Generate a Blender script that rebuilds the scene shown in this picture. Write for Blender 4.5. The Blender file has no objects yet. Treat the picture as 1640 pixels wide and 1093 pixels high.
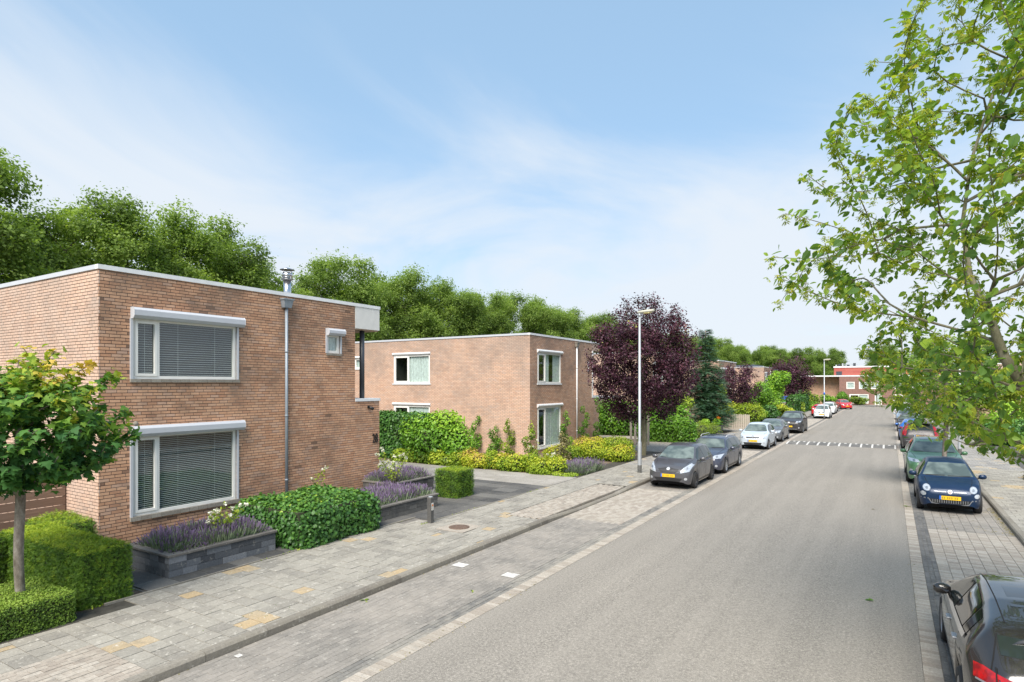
import bpy, bmesh, math, random
import numpy as np
from mathutils import Vector, Matrix
from mathutils.bvhtree import BVHTree

# ---------------------------------------------------------------- camera, sky, sun, exposure
SC = bpy.context.scene
COL = SC.collection
EYE = 3.85
YAW = math.atan(605 / 980)
cam_d = bpy.data.cameras.new('camera')
cam = bpy.data.objects.new('camera', cam_d)
COL.objects.link(cam)
cam.location = (0, 0, EYE)
cam.rotation_euler = (math.radians(90), 0, YAW)
cam_d.sensor_width = 36
cam_d.lens = 980 / 1640 * 36
cam_d.shift_y = (616 - 546.5) / 1640
cam_d.clip_end = 3000
SC.camera = cam

SUN_EL, SUN_AZ = math.radians(50), math.radians(166)      # azimuth: clockwise from +Y
world = bpy.data.worlds.new('World')
SC.world = world
world.use_nodes = True
wn, wl = world.node_tree.nodes, world.node_tree.links
wn.clear()
w_out = wn.new('ShaderNodeOutputWorld')
w_bg = wn.new('ShaderNodeBackground')
w_bg.inputs['Strength'].default_value = 0.125
sky = wn.new('ShaderNodeTexSky')
sky.sky_type = 'NISHITA'
sky.sun_disc = False
sky.sun_elevation = SUN_EL
sky.sun_rotation = SUN_AZ
sky.altitude = 0
sky.air_density = 1.0
sky.dust_density = 0.6
sky.ozone_density = 1.3
tc = wn.new('ShaderNodeTexCoord')
sepw = wn.new('ShaderNodeSeparateXYZ')
wl.new(tc.outputs['Generated'], sepw.inputs[0])

def wmath(op, a, b=None, c=None, clamp=False):
    n = wn.new('ShaderNodeMath'); n.operation = op; n.use_clamp = clamp
    for i, v in enumerate((a, b, c)):
        if v is None: continue
        if isinstance(v, (int, float)): n.inputs[i].default_value = v
        else: wl.new(v, n.inputs[i])
    return n.outputs[0]

# clouds: project the direction on a high flat layer, thin streaky cirrus and a pale veil low down
zc = wmath('MAXIMUM', sepw.outputs[2], 0.02)
zz = wmath('ADD', zc, 0.16)
cx = wmath('DIVIDE', sepw.outputs[0], zz)
cy = wmath('DIVIDE', sepw.outputs[1], zz)
cmb = wn.new('ShaderNodeCombineXYZ'); wl.new(cx, cmb.inputs[0]); wl.new(cy, cmb.inputs[1])
mp = wn.new('ShaderNodeMapping'); wl.new(cmb.outputs[0], mp.inputs[0])
mp.inputs['Rotation'].default_value = (0, 0, 0.5)
mp.inputs['Scale'].default_value = (0.62, 0.50, 1)
mp.inputs['Location'].default_value = (3.1, 1.7, 0)
nz = wn.new('ShaderNodeTexNoise'); wl.new(mp.outputs[0], nz.inputs['Vector'])
nz.inputs['Scale'].default_value = 1.6; nz.inputs['Detail'].default_value = 9; nz.inputs['Roughness'].default_value = 0.55
nz.inputs['Distortion'].default_value = 0.7
nz2 = wn.new('ShaderNodeTexNoise'); wl.new(cmb.outputs[0], nz2.inputs['Vector'])
nz2.inputs['Scale'].default_value = 0.5; nz2.inputs['Detail'].default_value = 3
veil = wn.new('ShaderNodeMapRange'); wl.new(sepw.outputs[2], veil.inputs[0])
veil.inputs[1].default_value = 0.54; veil.inputs[2].default_value = 0.0
veil.inputs[3].default_value = 0.0; veil.inputs[4].default_value = 1.0
veil.interpolation_type = 'SMOOTHSTEP'
dens = wmath('ADD', wmath('MULTIPLY', nz.outputs[0], 1.95), wmath('MULTIPLY', nz2.outputs[0], 0.6))
dens = wmath('ADD', dens, wmath('MULTIPLY', veil.outputs[0], 1.0))
cl = wn.new('ShaderNodeMapRange'); wl.new(dens, cl.inputs[0])
cl.inputs[1].default_value = 1.24; cl.inputs[2].default_value = 2.12
cl.interpolation_type = 'SMOOTHSTEP'
# pale the deep blue a little (thin high haze everywhere), then lay the clouds over it
tint = wn.new('ShaderNodeMix'); tint.data_type = 'RGBA'; tint.inputs[0].default_value = 0.60
wl.new(sky.outputs[0], tint.inputs[6]); tint.inputs[7].default_value = (2.2, 3.4, 4.6, 1)
mixc = wn.new('ShaderNodeMix'); mixc.data_type = 'RGBA'
wl.new(wmath('MULTIPLY', cl.outputs[0], 0.93), mixc.inputs[0]); wl.new(tint.outputs[2], mixc.inputs[6])
mixc.inputs[7].default_value = (3.95, 4.25, 4.6, 1)
wl.new(mixc.outputs[2], w_bg.inputs[0])
wl.new(w_bg.outputs[0], w_out.inputs[0])

sun_d = bpy.data.lights.new('sun', 'SUN')
sun_d.energy = 4.0
sun_d.angle = math.radians(38)
sun_d.color = (1.0, 0.93, 0.83)
sun = bpy.data.objects.new('sun', sun_d)
COL.objects.link(sun)
sd = Vector((math.sin(SUN_AZ) * math.cos(SUN_EL), math.cos(SUN_AZ) * math.cos(SUN_EL), math.sin(SUN_EL)))
sun.rotation_euler = sd.to_track_quat('Z', 'Y').to_euler()
SC.view_settings.view_transform = 'Standard'
SC.view_settings.look = 'None'
SC.view_settings.gamma = 1
SC.view_settings.use_curve_mapping = False
SC.view_settings.exposure = 0.75
SC.render.engine = 'CYCLES'
SC.cycles.max_bounces = 7
SC.cycles.transparent_max_bounces = 8
SC.cycles.use_denoising = True

# ---------------------------------------------------------------- helpers
CS, SN = math.cos(YAW), math.sin(YAW)
def px(p):
    r = p[0] * CS + p[1] * SN; d = -p[0] * SN + p[1] * CS
    if d < 0.3: return (-9999, -9999, 1e6)
    return (820 + 980 * r / d, 616 + 980 * (EYE - p[2]) / d, d)
def infront(p, m=60):
    a = px(p)
    return -m < a[0] < 1640 + m and -m < a[1] < 1093 + m

def tagit(o, label=None, cat=None, group=None, kind=None):
    if label: o['label'] = label
    if cat: o['category'] = cat
    if group: o['group'] = group
    if kind: o['kind'] = kind
    return o

def link(name, mesh, parent=None, loc=None):
    o = bpy.data.objects.new(name, mesh)
    COL.objects.link(o)
    if parent: o.parent = parent
    if loc is not None: o.location = loc
    return o

def empty(name, loc, label, cat, group=None, rz=0):
    o = bpy.data.objects.new(name, None)
    COL.objects.link(o); o.location = loc; o.rotation_euler = (0, 0, rz)
    o.empty_display_size = 0.2
    return tagit(o, label, cat, group)

def np_mesh(name, V, F, mats, rnd=None, mi=None, smooth=False):
    """V (n,3); F (m,k) faces of one size"""
    me = bpy.data.meshes.new(name)
    V = np.asarray(V, np.float32); F = np.asarray(F, np.int32)
    m, k = F.shape
    me.vertices.add(len(V)); me.vertices.foreach_set('co', V.ravel())
    me.loops.add(m * k); me.loops.foreach_set('vertex_index', F.ravel())
    me.polygons.add(m)
    me.polygons.foreach_set('loop_start', np.arange(0, m * k, k, dtype=np.int32))
    try: me.polygons.foreach_set('loop_total', np.full(m, k, np.int32))
    except Exception: pass
    if mi is not None: me.polygons.foreach_set('material_index', np.asarray(mi, np.int32))
    me.polygons.foreach_set('use_smooth', np.full(m, smooth, bool))
    for mm in (mats if isinstance(mats, (list, tuple)) else [mats]): me.materials.append(mm)
    if rnd is not None:
        a = me.attributes.new('rnd', 'FLOAT', 'FACE')
        a.data.foreach_set('value', np.asarray(rnd, np.float32))
    me.update(calc_edges=True)
    return me

class MB:
    """collects shapes, builds one mesh"""
    def __init__(s): s.V = []; s.F = []; s.R = []; s.M = []; s.S = []
    def add(s, V, F, r=0.5, m=0, sm=False):
        b = len(s.V); s.V += [tuple(v) for v in V]
        for f in F:
            s.F.append(tuple(b + i for i in f)); s.R.append(r); s.M.append(m); s.S.append(sm)
    def box(s, x0, x1, y0, y1, z0, z1, r=0.5, m=0, skip=()):
        V = [(x0,y0,z0),(x1,y0,z0),(x1,y1,z0),(x0,y1,z0),(x0,y0,z1),(x1,y0,z1),(x1,y1,z1),(x0,y1,z1)]
        F = {'b':(0,3,2,1),'t':(4,5,6,7),'-y':(0,1,5,4),'+x':(1,2,6,5),'+y':(2,3,7,6),'-x':(3,0,4,7)}
        s.add(V, [f for k, f in F.items() if k not in skip], r, m)
    def rings(s, rings, r=0.5, m=0, caps=True, sm=True, closed=True):
        n = len(rings[0]); V = [p for q in rings for p in q]; F = []
        for i in range(len(rings) - 1):
            for j in range(n if closed else n - 1):
                k = (j + 1) % n
                F.append((i*n+j, i*n+k, (i+1)*n+k, (i+1)*n+j))
        s.add(V, F, r, m, sm)
        if caps and closed:
            b = len(s.V) - len(V)
            s.F.append(tuple(b + j for j in reversed(range(n)))); s.R.append(r); s.M.append(m); s.S.append(False)
            s.F.append(tuple(b + (len(rings)-1)*n + j for j in range(n))); s.R.append(r); s.M.append(m); s.S.append(False)
    def lathe(s, prof, c=(0,0,0), axis='z', n=24, r=0.5, m=0, caps=True):
        R = []
        for rad, h in prof:
            q = []
            for j in range(n):
                a = 2 * math.pi * j / n; u, v = rad * math.cos(a), rad * math.sin(a)
                if axis == 'z': q.append((c[0]+u, c[1]+v, c[2]+h))
                elif axis == 'y': q.append((c[0]+v, c[1]+h, c[2]+u))
                else: q.append((c[0]+h, c[1]+u, c[2]+v))
            R.append(q)
        s.rings(R, r, m, caps)
    def tube(s, path, rad, n=8, r=0.5, m=0):
        path = [Vector(p) for p in path]; R = []
        rad = rad if isinstance(rad, (list, tuple)) else [rad] * len(path)
        for i, p in enumerate(path):
            t = (path[min(i+1, len(path)-1)] - path[max(i-1, 0)]).normalized()
            u = t.orthogonal().normalized() if abs(t.z) > 0.9 else Vector((0,0,1)).cross(t).normalized()
            if i: u = (pu - t * pu.dot(t)).normalized()
            pu = u; v = t.cross(u)
            R.append([tuple(p + rad[i] * (math.cos(2*math.pi*j/n) * u + math.sin(2*math.pi*j/n) * v)) for j in range(n)])
        s.rings(R, r, m)
    def mesh(s, name, mats):
        me = bpy.data.meshes.new(name)
        me.from_pydata(s.V, [], s.F)
        for mm in (mats if isinstance(mats, (list, tuple)) else [mats]): me.materials.append(mm)
        me.polygons.foreach_set('material_index', s.M)
        me.polygons.foreach_set('use_smooth', s.S)
        a = me.attributes.new('rnd', 'FLOAT', 'FACE'); a.data.foreach_set('value', s.R)
        me.update()
        return me
    def obj(s, name, mats, parent=None, **t):
        o = link(name, s.mesh(name, mats), parent)
        return tagit(o, **t)

def bevel(o, w=0.01, seg=2):
    m = o.modifiers.new('bevel', 'BEVEL'); m.width = w; m.segments = seg; m.limit_method = 'ANGLE'
    return o

# ---------------------------------------------------------------- materials
class N:
    def __init__(s, name):
        s.m = bpy.data.materials.new(name); s.m.use_nodes = True
        s.n, s.l = s.m.node_tree.nodes, s.m.node_tree.links
        s.p = s.n['Principled BSDF']; s.out = s.n['Material Output']
    def node(s, t, **kw):
        n = s.n.new('ShaderNode' + t)
        for k, v in kw.items():
            if k in n.inputs:
                if hasattr(v, 'links'): s.l.new(v, n.inputs[k])
                else: n.inputs[k].default_value = v
            else: setattr(n, k, v)
        return n
    def math(s, op, a, b=0.0, clamp=False):
        n = s.n.new('ShaderNodeMath'); n.operation = op; n.use_clamp = clamp
        for i, v in enumerate((a, b)):
            if isinstance(v, (int, float)): n.inputs[i].default_value = v
            else: s.l.new(v, n.inputs[i])
        return n.outputs[0]
    def pos(s): return s.n.new('ShaderNodeNewGeometry').outputs['Position']
    def noise(s, scale, detail=3, rough=0.5, vec=None, stretch=None):
        v = vec or s.pos()
        if stretch:
            mpn = s.node('Mapping'); mpn.inputs['Scale'].default_value = stretch; s.l.new(v, mpn.inputs[0]); v = mpn.outputs[0]
        n = s.node('TexNoise', Scale=scale, Detail=detail, Roughness=rough); s.l.new(v, n.inputs['Vector'])
        return n.outputs[0]
    def ramp(s, fac, stops):
        n = s.n.new('ShaderNodeValToRGB'); e = n.color_ramp.elements
        while len(e) < len(stops): e.new(0.5)
        for i, (p, c) in enumerate(stops):
            e[i].position = p; e[i].color = (*c, 1) if len(c) == 3 else c
        s.l.new(fac, n.inputs[0]); return n.outputs[0]
    def mix(s, f, a, b, blend='MIX'):
        n = s.n.new('ShaderNodeMix'); n.data_type = 'RGBA'; n.blend_type = blend
        for i, v in ((0, f), (6, a), (7, b)):
            if isinstance(v, (int, float)): n.inputs[i].default_value = v
            elif isinstance(v, tuple): n.inputs[i].default_value = (*v, 1)
            else: s.l.new(v, n.inputs[i])
        return n.outputs[2]
    def rng(s, v, a, b, c=0.0, d=1.0):
        n = s.n.new('ShaderNodeMapRange'); s.l.new(v, n.inputs[0])
        for i, q in enumerate((a, b, c, d)): n.inputs[i+1].default_value = q
        return n.outputs[0]
    def attr(s, name='rnd'):
        n = s.n.new('ShaderNodeAttribute'); n.attribute_name = name; return n.outputs['Fac']
    def base(s, c):
        if isinstance(c, tuple): s.p.inputs['Base Color'].default_value = (*c, 1)
        else: s.l.new(c, s.p.inputs['Base Color'])
    def set(s, **kw):
        for k, v in kw.items():
            k = k.replace('_', ' ')
            if hasattr(v, 'links'): s.l.new(v, s.p.inputs[k])
            else: s.p.inputs[k].default_value = v
    def bump(s, h, strength=0.4, dist=0.01):
        b = s.node('Bump', Strength=strength, Distance=dist); s.l.new(h, b.inputs['Height'])
        s.l.new(b.outputs[0], s.p.inputs['Normal'])

def plain(name, c, rough=0.5, metal=0.0, var=0.08, scale=3, coat=0.0):
    k = N(name)
    n = k.noise(scale, 4, 0.6)
    k.base(k.mix(k.rng(n, 0.3, 0.7, 0, 1), tuple(x * (1 - var) for x in c), tuple(min(1, x * (1 + var)) for x in c)))
    k.set(Roughness=rough, Metallic=metal)
    if coat: k.set(Coat_Weight=coat, Coat_Roughness=0.05)
    return k.m

def leafmat(name, stops, trans=0.28, rough=0.5, spec=0.28):
    k = N(name)
    c = k.ramp(k.attr(), stops)
    k.base(c); k.set(Roughness=rough, Specular_IOR_Level=spec)
    t = k.node('BsdfTranslucent'); k.l.new(k.mix(1.0, c, (1.5, 1.6, 0.6), 'MULTIPLY'), t.inputs[0])
    mx = k.node('MixShader'); mx.inputs[0].default_value = trans
    k.l.new(k.p.outputs[0], mx.inputs[1]); k.l.new(t.outputs[0], mx.inputs[2]); k.l.new(mx.outputs[0], k.out.inputs[0])
    return k.m

M = {}
def brickcol(k, r, pale=0.0, z=None):
    """fired clay colours by piece value r, soot and moss stains by place"""
    c = k.ramp(r, [(0.0, (0.19, 0.115, 0.08)), (0.10, (0.30, 0.17, 0.11)), (0.13, (0.52, 0.275, 0.165)), (0.45, (0.63, 0.355, 0.215)),
                   (0.8, (0.70, 0.42, 0.265)), (1.0, (0.58, 0.38, 0.28))])
    big = k.noise(0.55, 5, 0.62)
    fine = k.noise(28, 3, 0.6)
    c = k.mix(k.rng(fine, 0.3, 0.75, 0, 0.35), c, (0.40, 0.24, 0.17))
    med = k.noise(2.6, 6, 0.7, stretch=(1, 1, 1.6))
    zz = k.node('SeparateXYZ'); k.l.new(k.pos(), zz.inputs[0])
    top = k.rng(zz.outputs[2], 3.0, 6.4, 0.0, 0.15)
    soot = k.math('MULTIPLY', k.rng(k.math('ADD', k.math('ADD', big, top), k.math('MULTIPLY', med, 0.5)), 0.74, 1.0, 0, 1), 0.62)
    c = k.mix(soot, c, (0.13, 0.095, 0.075))
    if pale: c = k.mix(k.rng(k.noise(1.3, 5, 0.65), 0.2, 0.7, pale * 0.6, min(1, pale * 1.3)), c, (0.62, 0.50, 0.43))  # pale wash; on side faces it puts their brighter light into the colour
    return c, soot

k = N('clay_brick'); c, s_ = brickcol(k, k.attr()); k.base(c); k.set(Roughness=0.85, Specular_IOR_Level=0.2); k.bump(k.noise(60, 4, 0.7), 0.35, 0.004); M['brick'] = k.m
k = N('lit_brick'); c, s_ = brickcol(k, k.attr(), 0.5); k.base(c); k.set(Roughness=0.85, Specular_IOR_Level=0.2); k.bump(k.noise(60, 4, 0.7), 0.35, 0.004); M['brick_lit'] = k.m  # lit copy of the clay brick, brighter side light painted in
k = N('mortar'); n1 = k.noise(1.1, 4, 0.6); k.base(k.ramp(n1, [(0.3, (0.05, 0.042, 0.036)), (0.55, (0.10, 0.085, 0.07)), (0.75, (0.24, 0.20, 0.165))])); k.set(Roughness=0.95); k.bump(k.noise(90, 3), 0.4, 0.004); M['mortar'] = k.m

def brickwall_mat(name, pale, tone=None, bw=0.23, bh=0.075, mort=(0.24, 0.205, 0.18)):
    """brickwork too far off to tell the bricks apart"""
    k = N(name)
    sp = k.node('SeparateXYZ'); k.l.new(k.pos(), sp.inputs[0])
    u = k.math('ADD', sp.outputs[0], sp.outputs[1])
    cb = k.node('CombineXYZ'); k.l.new(u, cb.inputs[0]); k.l.new(sp.outputs[2], cb.inputs[1])
    bt = k.node('TexBrick', offset=0.5, Scale=1.0)
    k.l.new(cb.outputs[0], bt.inputs['Vector'])
    bt.inputs['Brick Width'].default_value = bw; bt.inputs['Row Height'].default_value = bh
    bt.inputs['Mortar Size'].default_value = 0.009; bt.inputs['Mortar Smooth'].default_value = 0.3
    bt.inputs['Color1'].default_value = (0, 0, 0, 1); bt.inputs['Color2'].default_value = (1, 1, 1, 1); bt.inputs['Mortar'].default_value = (0.5, 0.5, 0.5, 1)
    if tone is None: c, _ = brickcol(k, k.rng(bt.outputs['Color'], 0, 1, 0.135, 1), pale)
    else: c = k.ramp(bt.outputs['Color'], [(0, tone[0]), (1, tone[1])])
    k.base(k.mix(bt.outputs['Fac'], c, mort)); k.set(Roughness=0.88, Specular_IOR_Level=0.2)
    b = k.node('Bump', Strength=0.6, Distance=0.008, invert=True); k.l.new(bt.outputs['Fac'], b.inputs['Height']); k.l.new(b.outputs[0], k.p.inputs['Normal'])
    return k.m
M['bw_front'] = brickwall_mat('brickwork', 0.12, mort=(0.16, 0.135, 0.115))
M['bw_side'] = brickwall_mat('brickwork_lit', 0.34, mort=(0.22, 0.185, 0.16))  # side walls: same brick, lightened to stand in for stronger light
M['bw_brown'] = brickwall_mat('brickwork_brown', 0, ((0.22, 0.11, 0.09), (0.30, 0.155, 0.125)))
M['bw_lit'] = brickwall_mat('brickwork_sunlit', 0.5)  # brick toned as if sunlit, the light is in the base colour

k = N('asphalt')
f1 = k.noise(75, 6, 0.75); f2 = k.noise(1.2, 5, 0.6, stretch=(1, 0.25, 1)); f3 = k.noise(14, 4, 0.6)
vor = k.node('TexVoronoi', Scale=60.0); k.l.new(k.pos(), vor.inputs['Vector'])
f1 = k.math('ADD', k.math('MULTIPLY', f1, .55), k.math('MULTIPLY', k.noise(24, 5, 0.85), .45)); c = k.ramp(f1, [(0.36, (0.075, 0.068, 0.058)), (0.5, (0.225, 0.205, 0.178)), (0.62, (0.50, 0.46, 0.40))])
c = k.mix(k.rng(f2, 0.35, 0.7, 0.0, 0.35), c, (0.18, 0.165, 0.145)); c = k.mix(k.rng(f3, 0.4, 0.7, 0, 0.2), c, (0.30, 0.275, 0.235))
f4 = k.noise(2.3, 3, 0.5, stretch=(1, 0.03, 1)); c = k.mix(k.rng(f4, 0.42, 0.62, 0, 0.22), c, (0.33, 0.30, 0.26))
f5 = k.noise(0.5, 6, 0.8); c = k.mix(k.rng(f5, 0.60, 0.72, 0, 0.25), c, (0.13, 0.12, 0.105))
k.base(c); k.set(Roughness=0.9, Specular_IOR_Level=0.25); k.bump(f1, 0.5, 0.006); M['asphalt'] = k.m

def pavmat(name, stops, moss=0.3, mosscol=(0.32, 0.29, 0.24), spots=0.0, bump=50):
    k = N(name)
    c = k.ramp(k.attr(), stops)
    c = k.mix(k.rng(k.noise(bump*.6, 5, 0.8), 0.35, 0.65, 0, 0.75), c, k.mix(1.0, c, (0.55, 0.55, 0.55), 'MULTIPLY'))
    c = k.mix(k.rng(k.noise(0.9, 5, 0.65), 0.4, 0.7, 0, moss), c, mosscol)
    if spots: c = k.mix(k.rng(k.noise(9, 5, 0.75), 0.58, 0.66, 0, spots), c, (0.52, 0.49, 0.43))
    c = k.mix(k.rng(k.noise(5, 5, 0.7), 0.55, 0.75, 0, 0.45), c, (0.13, 0.125, 0.115))
    k.base(c); k.set(Roughness=0.88, Specular_IOR_Level=0.25); k.bump(k.noise(bump, 4, 0.7), 0.4, 0.005)
    return k.m
M['tile'] = pavmat('sidewalk_tile', [(0, (0.26, 0.242, 0.212)), (0.35, (0.315, 0.293, 0.252)), (0.7, (0.365, 0.34, 0.293)), (0.945, (0.335, 0.312, 0.27)), (0.95, (0.43, 0.33, 0.20)), (1, (0.48, 0.36, 0.21))], 0.35, (0.40, 0.38, 0.325), 0.9)
M['clinker'] = pavmat('dark_paver', [(0, (0.235, 0.218, 0.195)), (0.5, (0.27, 0.25, 0.222)), (1, (0.315, 0.29, 0.258))], 0.7, (0.34, 0.305, 0.265), 0.5)
M['gutter'] = pavmat('gutter_paver', [(0, (0.095, 0.095, 0.093)), (1, (0.16, 0.155, 0.15))], 0.45, (0.30, 0.28, 0.25), 0.25)
M['gutter_worn'] = pavmat('worn_gutter_paver', [(0, (0.17, 0.165, 0.155)), (1, (0.26, 0.245, 0.22))], 0.75, (0.36, 0.33, 0.28), 0.4)
M['paver_pale'] = pavmat('pale_paver', [(0, (0.36, 0.31, 0.26)), (0.5, (0.43, 0.38, 0.32)), (1, (0.50, 0.45, 0.385))], 0.3, (0.30, 0.27, 0.22), 0.15)
M['kerb'] = pavmat('kerb_stone', [(0, (0.19, 0.17, 0.145)), (1, (0.29, 0.265, 0.225))], 0.6, (0.25, 0.23, 0.18), 0.45)
M['slab'] = pavmat('charcoal_slab', [(0, (0.07, 0.07, 0.07)), (0.6, (0.105, 0.103, 0.10)), (1, (0.16, 0.155, 0.145))], 0.4, (0.22, 0.205, 0.18), 0.15)
M['stone'] = pavmat('bluestone_block', [(0, (0.075, 0.08, 0.09)), (0.5, (0.14, 0.15, 0.165)), (1, (0.25, 0.26, 0.28))], 0.3, (0.22, 0.22, 0.22), 0.3)
M['capstone'] = pavmat('cap_stone', [(0, (0.15, 0.14, 0.13)), (1, (0.21, 0.195, 0.18))], 0.5, (0.26, 0.24, 0.21), 0.3)
M['joint_dark'] = plain('dark_joint', (0.055, 0.05, 0.04), 0.95, var=0.35, scale=6)
M['drive'] = pavmat('washed_gravel_paving', [(0, (0.34, 0.315, 0.28)), (1, (0.44, 0.41, 0.37))], 0.5, (0.26, 0.24, 0.20), 0.3, 35)
M['joint'] = plain('joint_sand', (0.18, 0.165, 0.145), 0.95, var=0.35, scale=6)
def sheetmat(name, src, stops, bw, bh, rot, moss, mosscol):
    k = N(name)
    sp = k.node('SeparateXYZ'); k.l.new(k.pos(), sp.inputs[0])
    cb = k.node('CombineXYZ'); k.l.new(sp.outputs[1 if rot else 0], cb.inputs[0]); k.l.new(sp.outputs[0 if rot else 1], cb.inputs[1])
    bt = k.node('TexBrick', offset=0.5, Scale=1.0); k.l.new(cb.outputs[0], bt.inputs['Vector'])
    bt.inputs['Brick Width'].default_value = bw; bt.inputs['Row Height'].default_value = bh; bt.inputs['Mortar Size'].default_value = 0.006
    bt.inputs['Color1'].default_value = (0, 0, 0, 1); bt.inputs['Color2'].default_value = (1, 1, 1, 1)
    c = k.ramp(bt.outputs['Color'], stops)
    c = k.mix(k.rng(k.noise(0.7, 5, 0.65), 0.4, 0.7, 0, moss), c, mosscol)
    c = k.mix(k.rng(k.noise(6, 5, 0.7), 0.5, 0.8, 0, 0.4), c, (0.15, 0.14, 0.125))
    k.base(k.mix(bt.outputs['Fac'], c, (0.12, 0.11, 0.09))); k.set(Roughness=0.9, Specular_IOR_Level=0.25)
    return k.m
M['tile_sheet'] = sheetmat('far_sidewalk_tiles', 0, [(0, (0.21, 0.20, 0.19)), (0.9, (0.33, 0.315, 0.29)), (1, (0.45, 0.35, 0.22))], 0.3, 0.3, False, 0.35, (0.36, 0.34, 0.30))
M['clinker_sheet'] = sheetmat('far_dark_pavers', 0, [(0, (0.12, 0.115, 0.11)), (1, (0.22, 0.205, 0.19))], 0.21, 0.105, True, 0.4, (0.27, 0.25, 0.22))
M['pale_sheet'] = sheetmat('far_pale_pavers', 0, [(0, (0.37, 0.32, 0.27)), (1, (0.48, 0.43, 0.37))], 0.21, 0.105, True, 0.3, (0.30, 0.27, 0.22))
k = N('soil'); k.base(k.ramp(k.noise(7, 6, 0.75), [(0.3, (0.09, 0.065, 0.045)), (0.55, (0.17, 0.125, 0.085)), (0.75, (0.27, 0.21, 0.15))])); k.set(Roughness=0.95); k.bump(k.noise(25, 5, 0.7), 0.8, 0.03); M['soil'] = k.m
k = N('lawn'); k.base(k.ramp(k.noise(3, 6, 0.75), [(0.3, (0.04, 0.07, 0.02)), (0.55, (0.07, 0.11, 0.03)), (0.75, (0.14, 0.15, 0.06))])); k.set(Roughness=0.95); k.bump(k.noise(25, 5, 0.7), 0.8, 0.03); M['lawn'] = k.m
M['alu'] = plain('grey_aluminium', (0.50, 0.52, 0.56), 0.45, 0.0, 0.03, 4)
M['trim'] = plain('white_trim', (0.72, 0.73, 0.74), 0.5, 0.0, 0.06, 5)
M['pvc'] = plain('white_frame', (0.80, 0.79, 0.75), 0.4, 0.0, 0.03, 5)
M['panel'] = plain('off_white_panel', (0.66, 0.65, 0.62), 0.6, 0.0, 0.05, 4)
M['sill'] = pavmat('stone_sill', [(0, (0.30, 0.27, 0.23)), (1, (0.38, 0.35, 0.30))], 0.5, (0.18, 0.16, 0.13), 0.2)
M['zinc'] = plain('zinc_pipe', (0.27, 0.31, 0.35), 0.5, 0.3, 0.10, 7)
M['steel'] = plain('polished_steel', (0.62, 0.62, 0.63), 0.22, 1.0, 0.05, 5)
M['galv'] = plain('galvanised_pole', (0.42, 0.44, 0.46), 0.45, 0.35, 0.10, 5)
M['anthracite'] = plain('anthracite_steel', (0.045, 0.05, 0.06), 0.4, 0.0, 0.1)
M['black'] = plain('black_plastic', (0.015, 0.015, 0.016), 0.45)
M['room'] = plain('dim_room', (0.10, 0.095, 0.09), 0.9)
M['curtain'] = plain('pale_curtain', (0.72, 0.76, 0.75), 0.9, var=0.2, scale=9)
M['slat'] = plain('white_blind_slat', (0.80, 0.82, 0.80), 0.5)
M['roof'] = plain('roof_felt', (0.14, 0.14, 0.14), 0.9)
M['wood'] = None
k = N('weathered_wood'); g = k.noise(3.0, 6, 0.7, stretch=(1, 0.6, 12)); c = k.ramp(k.attr(), [(0, (0.20, 0.125, 0.09)), (1, (0.33, 0.23, 0.17))]); k.base(k.mix(k.rng(g, 0.3, 0.7, 0, 0.7), c, (0.13, 0.085, 0.06))); k.set(Roughness=0.85); M['wood'] = k.m
k = N('grey_wood'); g = k.noise(3.0, 6, 0.7, stretch=(12, 12, 1)); k.base(k.mix(k.rng(g, 0.3, 0.7, 0, 0.5), (0.48, 0.43, 0.36), (0.25, 0.21, 0.17))); k.set(Roughness=0.85); M['greywood'] = k.m
k = N('bark'); g = k.noise(9, 6, 0.75, stretch=(1, 1, 0.5)); k.base(k.ramp(g, [(0.3, (0.085, 0.07, 0.05)), (0.5, (0.20, 0.17, 0.14)), (0.72, (0.36, 0.33, 0.29))])); k.set(Roughness=0.9); k.bump(k.noise(30, 5, 0.7, stretch=(1, 1, 0.4)), 0.7, 0.012); M['bark'] = k.m
k = N('mossy_bark'); g = k.noise(8, 6, 0.75, stretch=(1, 1, 0.4)); k.base(k.ramp(g, [(0.3, (0.075, 0.075, 0.035)), (0.52, (0.17, 0.155, 0.10)), (0.72, (0.27, 0.25, 0.19))])); k.set(Roughness=0.9); k.bump(k.noise(30, 5, 0.7), 0.6, 0.01); M['bark_moss'] = k.m
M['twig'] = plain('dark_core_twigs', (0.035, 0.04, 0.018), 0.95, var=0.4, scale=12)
k = N('window_glass')
tr = k.node('BsdfTransparent'); tr.inputs[0].default_value = (0.80, 0.86, 0.84, 1)
gl = k.node('BsdfGlossy'); gl.inputs['Roughness'].default_value = 0.015; gl.inputs['Color'].default_value = (0.9, 0.93, 0.95, 1)
fr = k.node('LayerWeight', Blend=0.5); mx = k.node('MixShader')
k.l.new(k.math('ADD', k.math('MULTIPLY', k.math('POWER', fr.outputs['Facing'], 3.0), 0.75), 0.10, clamp=True), mx.inputs[0]); k.l.new(tr.outputs[0], mx.inputs[1]); k.l.new(gl.outputs[0], mx.inputs[2]); k.l.new(mx.outputs[0], k.out.inputs[0])
M['glass'] = k.m
k = N('white_paint_mark'); k.base(k.mix(k.rng(k.noise(14, 5, 0.7), 0.45, 0.62, 0, 0.7), (0.60, 0.585, 0.55), (0.33, 0.31, 0.28))); k.set(Roughness=0.8); M['mark'] = k.m
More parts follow.
